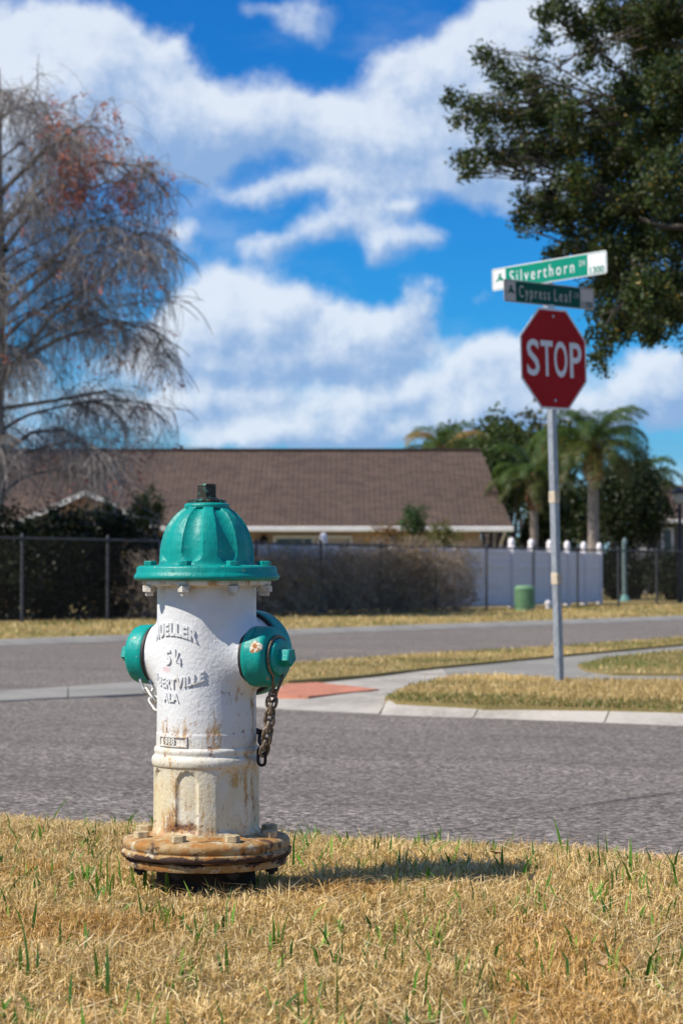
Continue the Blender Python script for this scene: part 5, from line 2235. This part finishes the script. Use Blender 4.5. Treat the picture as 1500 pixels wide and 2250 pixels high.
def leafy(name, lab, cat, px, py, D, rx, rz, n, size, pal, group=None, ry=None, sub=70, trunk=True, asp=.55, mat=None, floor=None, shell=.45, stem=.06):
    """bush or tree whose crown is centred on a photo position"""
    c = at(px, py, D)
    base = Vector((c.x, D, G))
    t = empty(name, base)
    tag(t, lab, cat, group)
    rx_, rz_ = rx * D / F, rz * D / F
    ry_ = ry if ry else rx_
    cc = ball(max(4, n // sub), (0, 0, c.z - G), (rx_, ry_, rz_), shell)
    rc = (rx_ * rz_) ** .5 * .30
    C = np.repeat(cc, sub, 0) + RNG.normal(0, rc * .5, (len(cc) * sub, 3))
    C = C[C[:, 2] > (.03 if floor is None else floor)]
    V, Fq, col = cards(C, size, pal, asp, .2)
    link('crown', fast_mesh('crown', V, Fq, mat or M_LEAF, col), t)
    if trunk:
        mb = MB()
        for q in range(min(len(cc), 12)):
            e = cc[q]
            limb(mb, (e[0] * .12, e[1] * .12, -.15), e, stem, .008, .02, 5, 5, .03)
        if stem > .07:
            mb.tube([(0, 0, -.2), (0, 0, max(.3, (c.z - G) * .6))], [stem * 2.2, stem * 1.3], 8)
        mb.build('trunk', M_OAKBARK, t, True)
    return t


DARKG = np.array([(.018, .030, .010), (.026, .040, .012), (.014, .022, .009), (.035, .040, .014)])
MIDG = np.array([(.045, .075, .018), (.06, .09, .022), (.035, .058, .014), (.08, .09, .025)])
OLIVE = np.array([(.07, .08, .028), (.05, .065, .02), (.10, .095, .035)])
# trees behind the palms
leafy('broadleaf_tree', 'round green tree beside the upper roof corner', 'tree', 1070, 1010, 84, 105, 95, 5200, .26, MIDG, 'trees beyond the house', stem=.1)
leafy('broadleaf_tree', 'dense green tree touching the roof slope', 'tree', 1098, 1040, 74, 72, 100, 9000, .15, MIDG * 1.1, 'trees beyond the house', stem=.1)
leafy('broadleaf_tree', 'olive green tree behind the sign post', 'tree', 1165, 1010, 90, 105, 95, 5200, .26, OLIVE, 'trees beyond the house', stem=.1)
leafy('broadleaf_tree', 'dark tree filling the gap below the palms beside roof', 'tree', 1192, 1135, 66, 52, 80, 6500, .13, MIDG * .8, 'trees beyond the house', stem=.1)
leafy('broadleaf_tree', 'dark tree right of the tall palm trunk', 'tree', 1385, 1100, 68, 92, 100, 15000, .12, DARKG * 1.3, 'trees beyond the house', stem=.1)
leafy('broadleaf_tree', 'low dark tree directly behind the tall palm trunk', 'tree', 1270, 1140, 82, 90, 80, 5500, .24, DARKG * 1.3, 'trees beyond the house', stem=.1)
leafy('broadleaf_tree', 'small green tree poking above the roof ridge', 'tree', 990, 985, 86, 62, 34, 1500, .2, np.array([(.12, .13, .03), (.08, .11, .025), (.05, .08, .02)]), 'trees beyond the house', stem=.08)
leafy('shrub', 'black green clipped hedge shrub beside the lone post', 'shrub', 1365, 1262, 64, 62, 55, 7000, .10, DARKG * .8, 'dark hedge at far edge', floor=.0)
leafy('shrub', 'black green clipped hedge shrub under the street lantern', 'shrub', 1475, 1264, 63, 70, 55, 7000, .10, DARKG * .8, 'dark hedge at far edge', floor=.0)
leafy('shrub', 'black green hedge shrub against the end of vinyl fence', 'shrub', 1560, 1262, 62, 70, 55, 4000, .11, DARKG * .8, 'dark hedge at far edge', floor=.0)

# hedge behind the chain link fence on the left
HG = 'hedge behind the chain link fence'
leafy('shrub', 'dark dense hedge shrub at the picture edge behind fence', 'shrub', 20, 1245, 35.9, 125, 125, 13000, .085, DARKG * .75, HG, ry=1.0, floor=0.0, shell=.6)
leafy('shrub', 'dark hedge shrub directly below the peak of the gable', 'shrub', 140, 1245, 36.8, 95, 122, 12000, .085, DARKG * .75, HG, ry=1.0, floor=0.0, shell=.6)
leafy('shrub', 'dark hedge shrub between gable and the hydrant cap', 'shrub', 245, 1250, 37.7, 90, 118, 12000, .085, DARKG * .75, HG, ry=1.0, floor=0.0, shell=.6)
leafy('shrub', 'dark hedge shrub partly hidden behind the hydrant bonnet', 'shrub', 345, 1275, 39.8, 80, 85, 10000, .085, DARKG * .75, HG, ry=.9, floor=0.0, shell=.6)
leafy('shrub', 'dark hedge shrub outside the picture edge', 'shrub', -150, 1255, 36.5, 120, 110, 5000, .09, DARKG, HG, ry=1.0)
leafy('shrub', 'bright green leafy shrub top rising out of dark hedge', 'shrub', 138, 1142, 41, 30, 28, 700, .085, np.array([(.10, .19, .035), (.07, .14, .03)]), stem=.03)
leafy('shrub', 'narrow dark green conifer left of the hydrant bonnet', 'conifer', 322, 1130, 43, 36, 62, 2300, .07, np.array([(.028, .05, .016), (.04, .06, .018)]), stem=.03, sub=30)
leafy('shrub', 'dark evergreen shrub in front of the gable wall', 'shrub', 240, 1140, 43, 36, 45, 1800, .075, np.array([(.022, .045, .018), (.03, .05, .018)]), stem=.03, sub=30)

# planting between fence and house wall
leafy('shrub', 'upright feathery green conifer in front of house wall', 'conifer', 908, 1158, 54, 30, 56, 1900, .08, np.array([(.05, .10, .03), (.035, .075, .025), (.07, .11, .03)]), stem=.03, sub=30)
leafy('shrub', 'rust orange shrub beside the feathery conifer', 'shrub', 850, 1185, 53, 52, 30, 1300, .07, np.array([(.24, .12, .04), (.17, .10, .04), (.12, .09, .03)]), stem=.03, sub=20, mat=M_DRYLEAF)
leafy('shrub', 'yellow green bushy palm shrub near the eave', 'shrub', 975, 1178, 53, 40, 35, 1300, .10, np.array([(.12, .14, .03), (.16, .13, .04), (.07, .10, .025)]), stem=.03, sub=20, asp=.25)


# dry vines that have grown through the chain link
M_VINE = mat_bark('vine_stem', (.34, .27, .21), (.50, .40, .31), 3)


def vine(k0, k1, lab, n, hgt, dens_leaf, tone):
    base = fence_pt((k0 + k1) / 2)
    t = empty('dry_vine', base)
    tag(t, lab, 'vine', 'dry vines on the chain link fence')
    L = FSP * (k1 - k0)
    tw = []
    for _ in range(n):
        s = random.uniform(-.5, .5) * L
        off = random.gauss(.06, .10)
        z = random.random() * hgt
        p = FU * s + FNORM * off + Vector((0, 0, z * .85))
        d = Vector((random.gauss(0, 1), random.gauss(0, 1), random.gauss(.6, .8))).normalized()
        pts = [p]
        for _ in range(5):
            d = (d + Vector((random.gauss(0, .35), random.gauss(0, .35), random.gauss(-.05, .35)))).normalized()
            q = pts[-1] + d * random.uniform(.08, .16)
            q.z = min(max(q.z, .01), hgt * 1.08)
            pts.append(q)
        tw.append([tuple(q) for q in pts])
    tw = np.array(tw)
    V, Fq = twig_lines(tw, .005, .0025)
    link('stems', fast_mesh('stems', V, Fq, M_VINE), t)
    C = tw[:, 1:, :].reshape(-1, 3)
    C = C[RNG.random(len(C)) < dens_leaf]
    C = C + RNG.normal(0, .03, C.shape)
    V, Fq, col = cards(C, .05, np.array([(.44, .31, .21), (.35, .25, .17), (.50, .35, .23), (.31, .24, .15)]) * tone, .6)
    link('foliage', fast_mesh('foliage', V, Fq, M_DRYLEAF, col), t)


vine(-1.55, -.75, 'brown leafless vine on fence next to the hydrant barrel', 1300, 1.2, .5, 1.2)
vine(-.75, -.02, 'brown vine on fence just left of a steel post', 1300, 1.25, .5, 1.2)
vine(.0, .95, 'pale brown vine on fence between two steel posts', 1500, 1.3, .5, 1.15)
vine(.95, 1.9, 'dense dark brown vine bulging over the fence top', 2000, 1.42, .7, .85)
vine(1.9, 2.75, 'dark thinning vine next to the bare fence bay', 1000, 1.35, .4, .8)
vine(-2.6, -1.55, 'brown vine on fence hidden mostly by the hydrant', 700, 1.1, .45, .9)

# unseen tree added outside the left edge to shade the hedge
leafy('oak_tree', 'large unseen oak added outside the picture to shade the hedge', 'tree', -520, 520, 37.5, 420, 360, 26000, .16, OAK, ry=3.6, stem=.12, sub=60)

# far tree line that closes the horizon
def tree_line():
    n = 260
    Cs = []
    for q in range(n):
        a = rad(-48 + 96 * (q + random.random()) / n)
        d = random.uniform(125, 165)
        h = random.uniform(1.6, 3.6)
        c = np.array([math.sin(a) * d, math.cos(a) * d, G + h * .5])
        Cs.append(ball(260, c, (2.6, 1.6, h * .62), .5))
    C = np.concatenate(Cs)
    V, Fq, col = cards(C, .55, MIDG * .8, .6)
    o = link('treeline', fast_mesh('treeline', V, Fq, M_LEAF, col))
    tag(o, 'low far off wood along the horizon behind the houses', 'wood', kind='stuff')


tree_line()

# a few fallen leaves on the near verge
lfm = []
for q, (px, py, s) in enumerate(((1090, 1876, .013), (1165, 1933, .012), (1448, 1886, .015), (820, 1945, .010), (1020, 1880, .009), (1322, 2124, .010))):
    p = on(px, py, .022)
    z = float(verge_z(np.array([p.x]), np.array([p.y]))[0]) + .024
    p = on(px, py, z)
    mb = MB()
    mb.add([(-s, 0, .002), (-s * .3, -s * .45, .006), (s * .5, -s * .4, .004), (s, 0, .008), (s * .4, s * .42, .010), (-s * .4, s * .4, .007), (0, 0, -.001), (-s * 1.5, .001, 0), (-s * 1.5, -.001, 0)],
           [(0, 1, 6), (1, 2, 6), (2, 3, 6), (3, 4, 6), (4, 5, 6), (5, 0, 6), (0, 7, 8)])
    o = mb.build('fallen_leaf', mat_plain('brown_leaf', (.42, .27, .14), .8, .3, 90, 0, .3) if q == 0 else bpy.data.materials['brown_leaf'])
    o.location = p
    o.rotation_euler = (random.uniform(-.5, .5), random.uniform(-.5, .5), random.uniform(0, 6))
    tag(o, ['curled brown leaf on grass near the shadow tip', 'brown leaf lying just beyond the hydrant shadow tip', 'pale brown leaf at the road edge by picture side', 'small brown leaf inside the hydrant shadow', 'small brown leaf at the grass edge behind shadow', 'small pale leaf on the grass far from hydrant'][q], 'leaf', 'fallen leaves on the grass')
